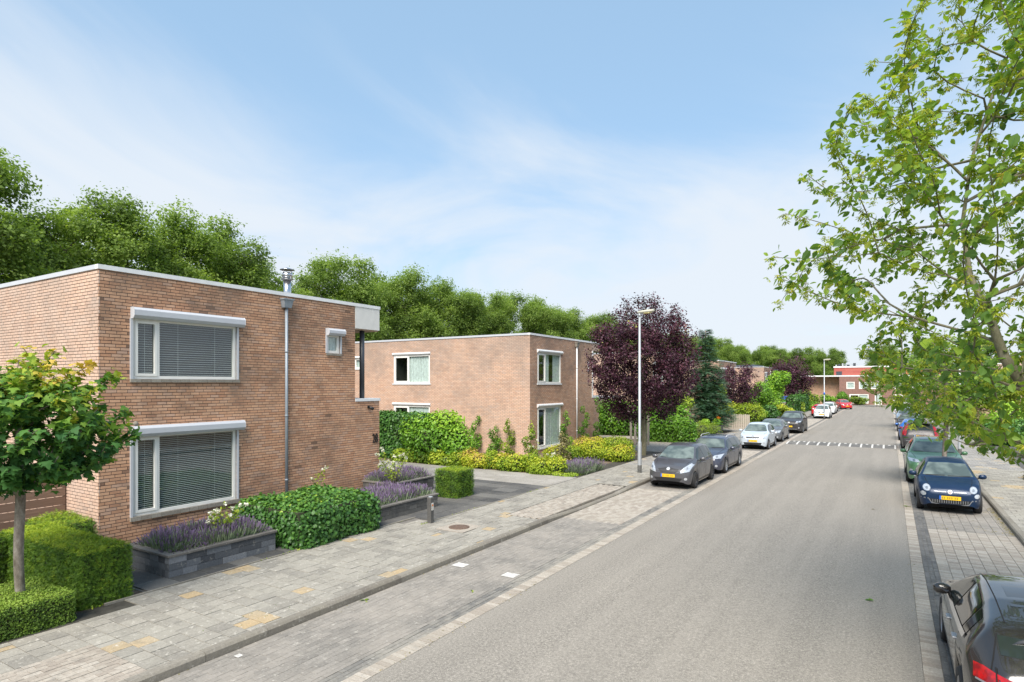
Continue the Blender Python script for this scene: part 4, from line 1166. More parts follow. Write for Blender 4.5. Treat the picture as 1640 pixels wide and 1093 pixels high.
DG = None
def car(name, label, P, col, deco, loc, rz, group=None, detail=2):
    L, W = P['L'], P['W']/2
    root = empty(name, loc, label, 'car', group, rz)
    m, info = car_body(P)
    me = m.mesh('body', col)
    tmp = bpy.data.objects.new('tmp', me); COL.objects.link(tmp)
    md = tmp.modifiers.new('s', 'SUBSURF'); md.levels = detail; md.render_levels = detail
    dg = bpy.context.evaluated_depsgraph_get()
    me2 = bpy.data.meshes.new_from_object(tmp.evaluated_get(dg)); me2.name = 'body'
    bpy.data.objects.remove(tmp); me2.polygons.foreach_set('use_smooth', [True]*len(me2.polygons))
    body = link('body', me2, root)
    bvh = BVHTree.FromPolygons([v.co[:] for v in me2.vertices], [p.vertices[:] for p in me2.polygons])
    DIR = {'F': (Vector((1,0,0)), lambda a, b: Vector((9, a, b))), 'R': (Vector((-1,0,0)), lambda a, b: Vector((-9, a, b))),
           'S': (Vector((0,1,0)), lambda a, b: Vector((L/2-a, 9, b))), 'N': (Vector((0,-1,0)), lambda a, b: Vector((L/2-a, -9, b))), 'T': (Vector((0,0,1)), lambda a, b: Vector((L/2-a, b, 9)))}
    def patch(nm, d, poly, mat, off=.006, parent=None, cuts=3, thick=False):
        dv, org = DIR[d]; bm = bmesh.new(); vs = [bm.verts.new((a, b, 0)) for a, b in poly]
        f = bm.faces.new(vs)
        bmesh.ops.triangulate(bm, faces=[f]); bmesh.ops.subdivide_edges(bm, edges=bm.edges[:], cuts=cuts, use_grid_fill=True)
        for v in bm.verts:
            h, nr, _, _ = bvh.ray_cast(org(v.co.x, v.co.y), -dv)
            if h is None:
                h, nr, _, _ = bvh.find_nearest(org(v.co.x, v.co.y) - dv*(9-(L/2 if d in 'FR' else W))); 
            if nr.dot(dv) < 0: nr = -nr
            v.co = h + (nr*.6 + dv*.4).normalized()*off
        if d in 'RST': pass
        bmesh.ops.recalc_face_normals(bm, faces=bm.faces[:])
        bm.faces.ensure_lookup_table()
        if bm.faces and sum((f.normal.dot(dv) for f in bm.faces)) < 0: bmesh.ops.reverse_faces(bm, faces=bm.faces[:])
        for f in bm.faces: f.smooth = True
        me_ = bpy.data.meshes.new(nm); bm.to_mesh(me_); bm.free(); me_.materials.append(mat)
        return link(nm, me_, parent or root)
    def strip(nm, d, pts, w, mat, off=.008, parent=None):
        """thin band following the body"""
        dv, org = DIR[d]; P2 = []
        for (a, b), (c, e) in zip(pts, pts[1:]):
            n_ = max(2, int(math.hypot(c-a, e-b)/.08))
            for i in range(n_): P2.append((a+(c-a)*i/n_, b+(e-b)*i/n_))
        P2.append(pts[-1]); V = []
        for i, (a, b) in enumerate(P2):
            q, p = P2[min(i+1, len(P2)-1)], P2[max(i-1, 0)]; t = Vector((q[0]-p[0], q[1]-p[1])); t = t.normalized() if t.length > 1e-6 else Vector((1, 0)); nn = Vector((-t.y, t.x))*w/2
            for sg in (1, -1):
                h, nr, _, _ = bvh.ray_cast(org(a+sg*nn.x, b+sg*nn.y), -dv)
                if h is None: h, nr, _, _ = bvh.find_nearest(org(a+sg*nn.x, b+sg*nn.y) - dv*(9-(L/2 if d in 'FR' else W)))
                V.append(tuple(h + dv*off))
        mm = MB(); mm.add(V, [(2*i, 2*i+1, 2*i+3, 2*i+2) for i in range(len(P2)-1)], .5, 0, True)
        return mm.obj(nm, mat, parent or root)
    def at(s):
        a = info[0]
        for q in info:
            if q[0] <= s: a = q
        b = next((q for q in info if q[0] > s), a)
        t = 0 if b[0] == a[0] else (s-a[0])/(b[0]-a[0])
        return [x+(y-x)*t for x, y in zip(a, b)]
    sc_, st_, se_, sr_ = P['cowl'], P['wtop'], P['rend'], P['rbase']     # cowl, windscreen top, roof end, rear glass base
    # windscreen, rear glass
    y0 = at(sc_+.05)[3]; y1 = at(st_)[3]; z0 = at(sc_+.06)[1]; z1 = at(st_-.06)[1]-.02
    patch('windscreen', 'F', [(-y0*.90, z0), (-y0*.5, z0-.015), (0, z0-.022), (y0*.5, z0-.015), (y0*.90, z0), (y1*.89, z1), (0, z1+.015), (-y1*.89, z1)], M['wglass'], .006)
    strip('wiper', 'F', [(-y0*.8, z0-.0), (-y0*.1, z0+.01)], .022, M['black'], .012); strip('wiper', 'F', [(0, z0-.0), (y0*.8, z0+.01)], .022, M['black'], .012)
    ya, yb = at(sr_)[3], at(se_)[3]; za, zb = at(sr_-.03)[1]+.0, at(se_+.05)[1]-.03
    if zb > za+.1:
        patch('rear_window', 'R', [(ya*.88, za), (-ya*.88, za), (-yb*.86, zb), (yb*.86, zb)], M['cglass'], .006)
    # side glass
    pil = P['pillars']
    for d in 'SN':
        for i, (a, b) in enumerate(zip(pil, pil[1:])):
            a2, b2 = a+.03, b-.03; low, up = [], []
            for q in range(7):
                s = a2+(b2-a2)*q/6; _, T, bl, y5, z5 = at(s)
                lo, hi = bl+.03, z5-.035
                if hi-lo > .02: low.append((s, lo)); up.append((s, hi))
            if len(low) < 2: continue
            mt = M['tint'] if P.get('tint') and i > 0 else M['cglass']
            patch('side_window', d, low + list(reversed(up)), mt, .005)
        # door shut lines, handles
        for s in P['doors']:
            _, T, bl, y5, z5 = at(s); strip('door_seam', d, [(s, .30), (s, bl-.02)], .014, M['under'], .003)
        for s in P['doors'][1:]:
            _, T, bl, _, _ = at(s-.16); mh = MB(); sg = 1 if d == 'S' else -1
            h, _, _, _ = bvh.ray_cast(Vector((L/2-s+.17, 9*sg, bl-.13)), Vector((0, -sg, 0)))
            if h: mh.box(h.x-.085, h.x+.085, min(h.y-.01*sg, h.y+.035*sg), max(h.y-.01*sg, h.y+.035*sg), bl-.145, bl-.115); bevel(mh.obj('door_handle', P.get('hmat', col), root), .008)
        strip('sill_trim', d, [(P['wf']+.42, .265), (P['wr']-.42, .265)], .075, M['black'], .004)
    # mirrors
    for sg in (1, -1):
        _, T, bl, y5, z5 = at(sc_+.32); sc_m = sc_+P.get('mback', .12); mm = MB(); R_ = []
        yb_ = W*.955-P.get('min', .02)
        for t, k_ in ((0, .35), (.03, .8), (.09, 1), (.16, .92), (.205, .45)):
            R_.append([(L/2-sc_m-.26+k_*.062*math.cos(a)-.02*t/.2, sg*(yb_+.035+t), bl+.075+k_*.078*math.sin(a)) for a in np.linspace(0, 2*math.pi, 11)[:-1]])
        mm.rings(R_); mi_ = mm.obj('mirror', P.get('mmat', col), root)
        m3 = MB(); m3.tube([(L/2-sc_m-.25, sg*(yb_-.06), bl-.01), (L/2-sc_m-.26, sg*(yb_+.06), bl+.04)], .028, 6); m3.obj('mirror_arm', M['black'], mi_)
    # chassis so that arches read dark
    mm = MB(); mm.box(-L/2+.25, L/2-.25, -W+.26, W-.26, .16, .62); mm.obj('chassis', M['under'], root)
    # wheels
    wr_, ww = P['wrad'], .205
    tyre = MB(); rw = wr_*.68
    tyre.lathe([(rw, -.09), (wr_*.93, -.10), (wr_, -.07), (wr_, .07), (wr_*.93, .10), (rw, .09)], (0,0,0), 'y', 28, caps=False); tme = tyre.mesh('tyre', M['rubber'])
    rim = MB(); rmat = P.get('rmat', M['rim'])
    rim.lathe([(rw, .085), (rw*.93, .092), (rw*.90, .05), (rw*.86, .0)], (0,0,0), 'y', 28, caps=False)
    rim.lathe([(.0001, .062), (.045, .066), (.05, .03)], (0,0,0), 'y', 12, caps=False)
    ns = P.get('spokes', 5)
    for i in range(ns):
        a = 2*math.pi*i/ns
        for da in ((-.10, .10) if ns <= 6 else (0,)):
            wd = .020 if ns <= 6 else .016
            c1 = Vector((math.cos(a), 0, math.sin(a))); c2 = Vector((math.cos(a+da*2), 0, math.sin(a+da*2))); t1 = Vector((-math.sin(a), 0, math.cos(a)))
            p, q = c1*.03, c2*rw*.94
            rim.add([tuple(p-t1*wd+Vector((0,.064,0))), tuple(p+t1*wd+Vector((0,.064,0))), tuple(q+t1*wd+Vector((0,.078,0))), tuple(q-t1*wd+Vector((0,.078,0))),
                     tuple(p-t1*wd+Vector((0,.03,0))), tuple(p+t1*wd+Vector((0,.03,0))), tuple(q+t1*wd+Vector((0,.03,0))), tuple(q-t1*wd+Vector((0,.03,0)))], [(0,1,2,3), (0,3,7,4), (1,5,6,2)])
    rme = rim.mesh('rim', rmat)
    dk = MB(); dk.lathe([(.0001, .01), (rw*.88, .012)], (0,0,0), 'y', 20, caps=False); dme = dk.mesh('brake_disc', M['under'])
    for s in (P['wf'], P['wr']):
        for sg in (1, -1):
            wo = link('wheel', tme, root, (L/2-s, sg*(W-.105), wr_)); wo.rotation_euler = (0, 0, 0 if sg > 0 else math.pi)
            link('rim', rme, wo); link('brake_disc', dme, wo)
    def plate(end, z):
        sg = 1 if end == 'F' else -1
        h, _, _, _ = bvh.ray_cast(Vector((9*sg, 0, z)), Vector((-sg, 0, 0))); x = h.x+.012*sg
        mm = MB(); mm.box(min(x, x+.012*sg), max(x, x+.012*sg), -.26, .26, z-.055, z+.055); p = mm.obj('number_plate', M['plate'], root)
        mm = MB(); ys = -.26 if sg < 0 else .215
        if sg < 0: ys = .215
        ys = -.262 if sg > 0 else .217
        mm.box(min(x, x+.016*sg), max(x, x+.016*sg), ys, ys+.045, z-.056, z+.056); mm.obj('blue_strip', M['plateblue'], p)
        mm = MB()
        for i_, yy_ in enumerate((-.19, -.14, -.06, -.01, .04, .12, .17)): mm.box(min(x, x+.014*sg), max(x, x+.014*sg), sg*yy_-.016, sg*yy_+.016, z-.032, z+.032)
        mm.obj('faded_characters', M['platetext'], p, kind='stuff')
    def disc(nm, d, c, r, mat, off=.01, n=14, sx=1.0, parent=None):
        return patch(nm, d, [(c[0]+r*sx*math.cos(2*math.pi*i/n), c[1]+r*math.sin(2*math.pi*i/n)) for i in range(n)], mat, off, parent, cuts=1)
    deco(dict(patch=patch, strip=strip, disc=disc, plate=plate, root=root, at=at, bvh=bvh, L=L, W=W, col=col, P=P))
    return root

def mirrored(f, nm, d, poly, mat, off=.008):
    f(nm, d, poly, mat, off); f(nm, d, [(-a, b) for a, b in reversed(poly)], mat, off)

# body proportions (s from the nose)
CITY = dict(L=3.57, W=1.63, wf=.70, wr=3.0, wrad=.295, nose=.66, tail=.72, roof=.66, cowl=.88, wtop=1.52, rend=2.95, rbase=3.3,
    top=[(0,.56),(.05,.70),(.16,.80),(.45,.90),(.88,.985),(1.18,1.22),(1.52,1.425),(1.9,1.485),(2.4,1.475),(2.95,1.39),(3.3,1.05),(3.48,.86),(3.57,.60)],
    belt=[(0,.52),(.45,.84),(.88,.93),(1.5,.95),(3.1,.98),(3.57,.55)], pillars=[1.02,2.12,2.85], doors=[1.05,2.2], spokes=5)
MINI = dict(L=3.75, W=1.70, wf=.76, wr=3.18, wrad=.30, nose=.64, tail=.74, roof=.67, cowl=.92, wtop=1.72, rend=3.25, rbase=3.58,
    top=[(0,.60),(.06,.74),(.2,.84),(.5,.93),(.92,1.02),(1.3,1.26),(1.72,1.475),(2.1,1.53),(2.7,1.52),(3.25,1.44),(3.58,1.08),(3.70,.85),(3.75,.60)],
    belt=[(0,.54),(.5,.87),(.92,.95),(1.6,.97),(3.3,1.04),(3.75,.56)], pillars=[1.12,2.02,2.95,3.25], doors=[1.15,2.1,2.9], spokes=6)
HATCH = dict(L=4.3, W=1.78, wf=.86, wr=3.48, wrad=.32, nose=.66, tail=.76, roof=.65, cowl=1.15, wtop=1.95, rend=3.7, rbase=4.05,
    top=[(0,.58),(.06,.70),(.25,.80),(.6,.90),(1.15,.985),(1.55,1.22),(1.95,1.39),(2.4,1.45),(3.1,1.42),(3.7,1.32),(4.05,1.03),(4.24,.88),(4.3,.60)],
    belt=[(0,.52),(.6,.84),(1.15,.92),(2,.94),(3.8,1.0),(4.3,.56)], pillars=[1.35,2.28,3.2,3.72], doors=[1.38,2.36,3.2], spokes=5)
ESTATE = dict(L=4.75, W=1.82, wf=.90, wr=3.66, wrad=.335, nose=.66, tail=.78, roof=.67, cowl=1.28, wtop=2.0, rend=4.25, rbase=4.55,
    top=[(0,.58),(.06,.72),(.25,.82),(.7,.92),(1.28,1.0),(1.65,1.23),(2.0,1.42),(2.5,1.48),(3.6,1.47),(4.25,1.40),(4.55,1.06),(4.7,.88),(4.75,.60)],
    belt=[(0,.52),(.7,.86),(1.28,.94),(2,.96),(4.2,1.02),(4.75,.56)], pillars=[1.5,2.45,3.42,4.3], doors=[1.5,2.5,3.4], spokes=5)
SUV = dict(L=4.62, W=1.88, wf=.92, wr=3.62, wrad=.355, nose=.70, tail=.80, roof=.68, cowl=1.25, wtop=1.98, rend=4.05, rbase=4.42,
    top=[(0,.72),(.06,.88),(.25,.98),(.7,1.06),(1.25,1.14),(1.6,1.38),(1.98,1.58),(2.5,1.67),(3.4,1.655),(4.05,1.58),(4.42,1.18),(4.56,.98),(4.62,.66)],
    belt=[(0,.66),(.7,1.0),(1.25,1.07),(2,1.08),(4.1,1.16),(4.62,.62)], pillars=[1.48,2.42,3.36,4.0], doors=[1.5,2.48,3.36], spokes=5)

def deco_front(lamps, grille, low, fog=None, chrome=None, badge=True, platez=.44, tails=True, rails=False, split=False, gmat='black', roofglass=False):
    def f(c):
        p, st, W = c['patch'], c['strip'], c['W']; z = lambda q: q
        for poly in lamps:
            for sg in (1, -1):
                q = [(sg*a*W, b) for a, b in poly]; q = q if sg > 0 else list(reversed(q))
                l = p('headlight', 'F', q, M['lens'], .009)
                cx_ = sum(a for a, b in q)/len(q); cz_ = sum(b for a, b in q)/len(q)
                c['disc']('reflector', 'F', (cx_, cz_), .040, M['chrome'], .016, 10, parent=l)
        if grille:
            g = p('grille', 'F', [(a*W, b) for a, b in grille], M[gmat], .010)
            zs = sorted(b for a, b in grille); xs = sorted(a for a, b in grille)
            for k_ in (.35, .7): st('grille_bar', 'F', [(xs[0]*W*.82, zs[0]+(zs[-1]-zs[0])*k_), (xs[-1]*W*.82, zs[0]+(zs[-1]-zs[0])*k_)], .010, M['rimdark'], .014, g)
        if low: p('lower_intake', 'F', [(a*W, b) for a, b in low], M['black'], .008)
        if fog:
            for sg in (1, -1): c['disc']('fog_light', 'F', (sg*fog[0]*W, fog[1]), .05, M['lens'], .010, 10)
        if chrome: st('chrome_strip', 'F', [(a*W, b) for a, b in chrome], .03, M['chrome'], .014)
        if badge: c['disc']('badge', 'F', (0, badge if isinstance(badge, float) else max(b for a, b in grille)-.02), .052, M['chrome'], .022, 12, sx=1.25)
        st('bumper_seam', 'F', [(-W*.88, platez+.16), (W*.88, platez+.16)], .012, M['under'], .002)
        st('bonnet_seam', 'T', [(c['P']['cowl']-.02, -W*.78), (.42, -W*.66)], .012, M['under'], .002); st('bonnet_seam', 'T', [(c['P']['cowl']-.02, W*.78), (.42, W*.66)], .012, M['under'], .002)
        c['plate']('F', platez)
        L = c['L']; bz = c['P']['belt'][2][1]
        for sg in (1, -1):
            q = [(sg*.96*W, bz-.12), (sg*.70*W, bz-.10), (sg*.70*W, bz+.03), (sg*.93*W, bz+.05)]
            p('tail_light', 'R', q, M['tail'], .008)
        if rails:
            a, b = c['P']['wtop']+.25, c['P']['rend']-.1
            for sg in (1, -1):
                m = MB(); pts = []
                for i in range(9):
                    s = a+(b-a)*i/8; q = c['at'](s); pts.append((L/2-s, sg*q[3]*.93, q[1]+(.035 if 0 < i < 8 else -.01)))
                m.tube(pts, .014, 6); m.obj('roof_rail', M['chrome'] if rails == 'c' else M['alu'], c['root'])
        if roofglass: p('roof_glass', 'T', [(c['P']['wtop']+.12, -W*.46), (c['P']['rend']-.7, -W*.46), (c['P']['rend']-.7, W*.46), (c['P']['wtop']+.12, W*.46)], M['tint'], .005)
    return f
RZF, RZB = -math.pi/2, math.pi/2          # nose towards the camera / away from it
C_NAVY = paint('navy_paint', (0.006, 0.022, 0.060)); C_GREY = paint('dark_grey_paint', (0.070, 0.070, 0.078)); C_BLUEGREY = paint('blue_grey_paint', (0.045, 0.05, 0.075))
C_SILVER = paint('silver_blue_paint', (0.48, 0.54, 0.60)); C_GUN = paint('gunmetal_paint', (0.115, 0.12, 0.125)); C_BLACK = paint('black_grey_paint', (0.045, 0.043, 0.045)); C_GREEN = paint('sage_green_paint', (0.085, 0.20, 0.095))
C_WHITE = paint('white_paint', (0.72, 0.74, 0.76), .3, 0.0); C_RED = paint('red_paint', (0.52, 0.02, 0.025), .3, .1); C_DRED = paint('dark_red_paint', (0.12, 0.02, 0.025)); C_BLUE = paint('bright_blue_paint', (0.02, 0.12, 0.42)); C_CHAR = paint('charcoal_paint', (0.020, 0.018, 0.018), .2, .05)

def fiat(c):
    p, st, dc, W = c['patch'], c['strip'], c['disc'], c['W']
    for sg in (1, -1):
        r = dc('headlight_ring', 'F', (sg*.70*W, .735), .098, M['rim'], .006); dc('headlight', 'F', (sg*.70*W, .735), .086, M['lens'], .011, parent=r); dc('reflector', 'F', (sg*.69*W, .735), .034, M['rim'], .015, parent=r)
        dc('driving_light', 'F', (sg*.80*W, .565), .062, M['lens'], .009, sx=1.15)
        st('chrome_strip', 'F', [(sg*.11*W, .655), (sg*.48*W, .66)], .016, M['chrome'], .010)
        st('chrome_strip', 'F', [(sg*.88*W, .44), (sg*.64*W, .435)], .035, M['chrome'], .010)
        p('tail_light', 'R', [(sg*.93*W, .78), (sg*.72*W, .78), (sg*.72*W, .98), (sg*.9*W, .98)], M['tail'], .01)
    dc('badge', 'F', (0, .655), .056, M['chrome'], .012); dc('badge_centre', 'F', (0, .655), .038, M['tail'], .016)
    g = p('lower_intake', 'F', [(-.62*W, .43), (-.52*W, .31), (.52*W, .31), (.62*W, .43)], M['black'], .007)
    for i in range(16): st('grille_bar', 'F', [((-.52+.0695*i)*W, .33), ((-.52+.0695*i)*W, .42)], .012, M['rim'], .012, g)
    st('chrome_strip', 'F', [(-.64*W, .43), (-.55*W, .31), (-.3*W, .285), (.3*W, .285), (.55*W, .31), (.64*W, .43)], .022, M['chrome'], .012)
    c['plate']('F', .485)
    st('bonnet_seam', 'T', [(.20, -.50), (.45, -.56), (.88, -.60)], .012, M['under'], .002); st('bonnet_seam', 'T', [(.20, .50), (.45, .56), (.88, .60)], .012, M['under'], .002)
pn = C_NAVY.node_tree.nodes['Principled BSDF']; pn.inputs['Coat Weight'].default_value = .12; pn.inputs['Specular IOR Level'].default_value = .35
pn = C_BLACK.node_tree.nodes['Principled BSDF']; pn.inputs['Coat Weight'].default_value = .12; pn.inputs['Specular IOR Level'].default_value = .35
fi = dict(CITY); fi['hmat'] = M['chrome']
car('parked_car', 'small dark blue retro hatchback with round headlights facing the camera, on the right', fi, C_NAVY, fiat, (1.52, 24.0, 0), RZF)

ya = dict(MINI); ya['rmat'] = M['rimdark']
car('parked_car', 'dark grey five door hatchback at the front of the left row, beside the lamp post', ya, C_GREY,
    deco_front([[(.52,.60),(.86,.66),(.94,.88),(.84,.93),(.62,.78)]], [(-.46,.73),(-.34,.62),(.34,.62),(.46,.73),(.0,.79)], [(-.62,.42),(-.50,.30),(.50,.30),(.62,.42)], (.74,.40), None, .74, .50), (-6.95, 24.05, 0), RZF)
es = dict(ESTATE); es['rmat'] = M['rim']
car('parked_car', 'blue grey estate car with silver roof rails, second in the left row', es, C_BLUEGREY,
    deco_front([[(.46,.68),(.86,.68),(.93,.86),(.60,.80)]], [(-.38,.80),(-.34,.62),(.34,.62),(.38,.80)], [(-.6,.42),(-.5,.28),(.5,.28),(.6,.42)], (.72,.38), None, .74, .48, rails='a'), (-6.93, 29.0, 0), RZF)
ci = dict(MINI); ci.update(L=3.6, W=1.66); ci['top'] = [(s*.96, z*.985) for s, z in MINI['top']]; ci['belt'] = [(s*.96, z) for s, z in MINI['belt']]; ci.update(wf=.72, wr=3.10, rend=3.12, rbase=3.43, cowl=.88, wtop=1.65)
car('parked_car', 'light silver blue small hatchback, third in the left row, by the picket fence', ci, C_SILVER,
    deco_front([[(.50,.62),(.84,.66),(.90,.80),(.58,.76)]], [(-.46,.74),(-.42,.66),(.42,.66),(.46,.74)], [(-.62,.42),(-.56,.30),(.56,.30),(.62,.42)], (.74,.42), None, .77, .52), (-6.9, 40.0, 0), RZF)
ha = dict(HATCH)
car('parked_car', 'gunmetal hatchback directly behind the silver blue one, fourth in the left row', ha, C_GUN,
    deco_front([[(.48,.62),(.84,.64),(.90,.78),(.56,.75)]], [(-.38,.72),(-.34,.62),(.34,.62),(.38,.72)], [(-.6,.40),(-.5,.26),(.5,.26),(.6,.40)], (.72,.36), None, .70, .46), (-6.98, 45.9, 0), RZF)
su = dict(SUV)
car('parked_car', 'black crossover with a large dark grille, last of the near left row', su, C_BLACK,
    deco_front([[(.50,.84),(.84,.88),(.90,.99),(.56,.96)]], [(-.48,.88),(-.40,.60),(.40,.60),(.48,.88)], [(-.6,.46),(-.5,.30),(.5,.30),(.6,.46)], (.76,.46), [(-.62,.36),(.62,.36)], .86, .56), (-6.75, 54.6, 0), RZF)
gs = dict(SUV); gs['rmat'] = M['rimdark']
car('parked_car', 'sage green crossover with panoramic roof, right behind the small dark blue car', gs, C_GREEN,
    deco_front([[(.50,.84),(.88,.88),(.94,1.0),(.58,.95)]], [(-.46,.86),(-.40,.62),(.40,.62),(.46,.86)], [(-.6,.46),(-.5,.30),(.5,.30),(.6,.46)], (.82,.56), None, .84, .56, rails='a', roofglass=True), (1.48, 30.4, 0), RZF)

def volvo(c):
    p, st, W, L = c['patch'], c['strip'], c['W'], c['L']
    for sg in (1, -1):
        q = [(sg*.93*W, .92), (sg*.74*W, .88), (sg*.70*W, 1.10), (sg*.62*W, 1.52), (sg*.70*W, 1.52), (sg*.90*W, 1.12)]
        p('tail_light', 'R', q if sg < 0 else q, M['tail'], .012)
        p('headlight', 'F', [(sg*.5*W, .84), (sg*.88*W, .88), (sg*.9*W, 1.0), (sg*.58*W, .95)], M['lens'], .01)
    st('name_strip', 'R', [(-.28*W, 1.10), (.28*W, 1.10)], .022, M['rimdark'], .012)
    p('lower_bumper', 'R', [(-.85*W, .36), (.85*W, .36), (.82*W, .55), (-.82*W, .55)], M['black'], .008)
    st('chrome_strip', 'R', [(-.75*W, .60), (.75*W, .60)], .02, M['chrome'], .01)
    c['plate']('R', .86)
    m = MB(); m.box(-L/2+.28, -L/2+.62, -W*.52, W*.52, 1.60, 1.635); bevel(m.obj('spoiler', c['col'], c['root']), .012)
    for sg in (1, -1):
        m = MB(); m.tube([(L/2-2.2-i*.3, sg*W*.62, 1.69-(.03 if i in (0, 6) else 0)) for i in range(7)], .014, 6); m.obj('roof_rail', M['alu'], c['root'])
car('parked_car', 'black crossover seen from behind with tall red tail lamps, right side by the speed hump', dict(SUV), C_BLACK, volvo, (1.50, 44.4, 0), RZB)
car('parked_car', 'bright blue hatchback ahead of the black crossover on the right side', dict(HATCH), C_BLUE, deco_front([[(.48,.62),(.84,.64),(.90,.78),(.56,.75)]], [(-.38,.72),(-.34,.62),(.34,.62),(.38,.72)], None, None, None, .70, .46), (1.4, 51.5, 0), RZB, detail=1)
far = [
 ('dark saloon partly hidden by leaves, right side beyond the bright blue car', HATCH, C_BLACK, (1.4, 60.5), RZF), ('silver crossover far down the right side under the branches', SUV, C_SILVER, (1.4, 68), RZF),
 ('white small car far down the right side just left of the leaves', MINI, C_WHITE, (1.5, 80), RZF),
 ('white hatchback first of the far group on the left, by the second lamp post', MINI, C_WHITE, (-6.55, 78.6), RZF), ('bright red hatchback behind the white one in the far left group', HATCH, C_RED, (-7.3, 84.5), RZB),
 ('white estate third in the far left group', ESTATE, C_WHITE, (-6.9, 90.8), RZF), ('dark red hatchback at the end of the far left row', HATCH, C_DRED, (-7.2, 98), RZB),
 ('red compact car parked askew at the far end of the street', MINI, C_RED, (-6.2, 109), RZF+.35)]
for lab, T, colr, (x, y), rz in far:
    hi = max(b for a, b in T['belt'])-.12
    car('parked_car', lab, dict(T), colr, deco_front([[(.50,hi-.26),(.84,hi-.24),(.90,hi-.12),(.58,hi-.14)]], [(-.4,hi-.18),(-.36,hi-.28),(.36,hi-.28),(.4,hi-.18)], None, None, None, hi-.22, .5), (x, y, 0), rz, detail=1)

pc = C_CHAR.node_tree.nodes['Principled BSDF']; pc.inputs['Coat Weight'].default_value = .9; pc.inputs['Coat Roughness'].default_value = .015
# the near car, seen from behind and above
AC = dict(L=4.42, W=1.80, wf=.88, wr=3.60, wrad=.325, nose=.68, tail=.74, roof=.66, cowl=1.2, wtop=2.05, rend=3.92, rbase=4.22,
    top=[(0,.56),(.06,.68),(.25,.78),(.7,.89),(1.2,.985),(1.6,1.21),(2.05,1.385),(2.5,1.43),(3.2,1.40),(3.78,1.32),(3.92,1.28),(4.22,1.04),(4.38,.90),(4.42,.60)],
    belt=[(0,.50),(.6,.82),(1.2,.91),(2,.93),(3.5,.99),(3.9,1.02),(4.42,.56)], pillars=[1.42,2.42,3.32,3.62], doors=[1.45,2.5,3.32], spokes=5, tint=True, hmat=M['chrome'], mback=.22, min=.07)
def aclass(c):
    p, st, W, L = c['patch'], c['strip'], c['W'], c['L']
    for sg in (1, -1):
        q = [(sg*.89*W, .80), (sg*.44*W, .79), (sg*.40*W, .86), (sg*.80*W, .93), (sg*.88*W, .92)]
        l = p('tail_light', 'R', q, M['tail'], .012)
        st('clear_band', 'R', [(sg*.88*W, .80), (sg*.50*W, .785)], .022, M['rim'], .018, l)
        st('lamp_split', 'R', [(sg*.70*W, .775), (sg*.70*W, .965)], .012, M['under'], .02, l)
        p('headlight', 'F', [(sg*.5*W, .62), (sg*.88*W, .66), (sg*.9*W, .78), (sg*.58*W, .74)], M['lens'], .01)
        d = 'S' if sg > 0 else 'N'
        st('window_chrome', d, [(1.45, .945), (2.4, .962), (3.3, 1.005), (3.6, 1.02)], .050, M['bright_chrome'], .016)
        st('crease', d, [(.9, .80), (3.6, .84)], .006, M['under'], .002)
        st('fuel_flap_seam', d, [(3.62, .74), (3.62, .88), (3.80, .88), (3.80, .74), (3.62, .74)], .008, M['under'], .003)
    p('grille', 'F', [(-.4*W, .7), (-.36*W, .5), (.36*W, .5), (.4*W, .7)], M['black'], .01)
    st('hatch_seam', 'R', [(-.60*W, .62), (-.74*W, .92), (-.66*W, 1.22)], .012, M['under'], .004); st('hatch_seam', 'R', [(.60*W, .62), (.74*W, .92), (.66*W, 1.22)], .012, M['under'], .004)
    m = MB(); R_ = []
    for i in range(11):
        y = (-1+2*i/10)*W*.60; k_ = 1-.12*(y/(W*.6))**2
        R_.append([(L/2-3.80, y, 1.335*k_+.165*(1-k_)), (L/2-4.06, y, 1.262*k_+.16*(1-k_)), (L/2-4.05, y, 1.235*k_+.16*(1-k_)), (L/2-3.80, y, 1.28*k_+.165*(1-k_))])
    m.rings(R_); m.obj('spoiler', c['col'], c['root'])
    p('roof_glass', 'T', [(2.16, -W*.44), (3.4, -W*.44), (3.4, W*.44), (2.16, W*.44)], M['tint'], .003)
    st('roof_seam', 'T', [(2.1, W*.585), (3.8, W*.56)], .012, M['under'], .003); st('roof_seam', 'T', [(2.1, -W*.585), (3.8, -W*.56)], .012, M['under'], .003)
    p('lower_bumper', 'R', [(-.8*W, .36), (.8*W, .36), (.78*W, .50), (-.78*W, .50)], M['black'], .008)
    c['plate']('R', .70); c['plate']('F', .44)
car('parked_car', 'glossy black hatchback cut off at the lower right corner, seen from behind', AC, C_CHAR, aclass, (1.55, 9.95, 0), RZB, detail=2)
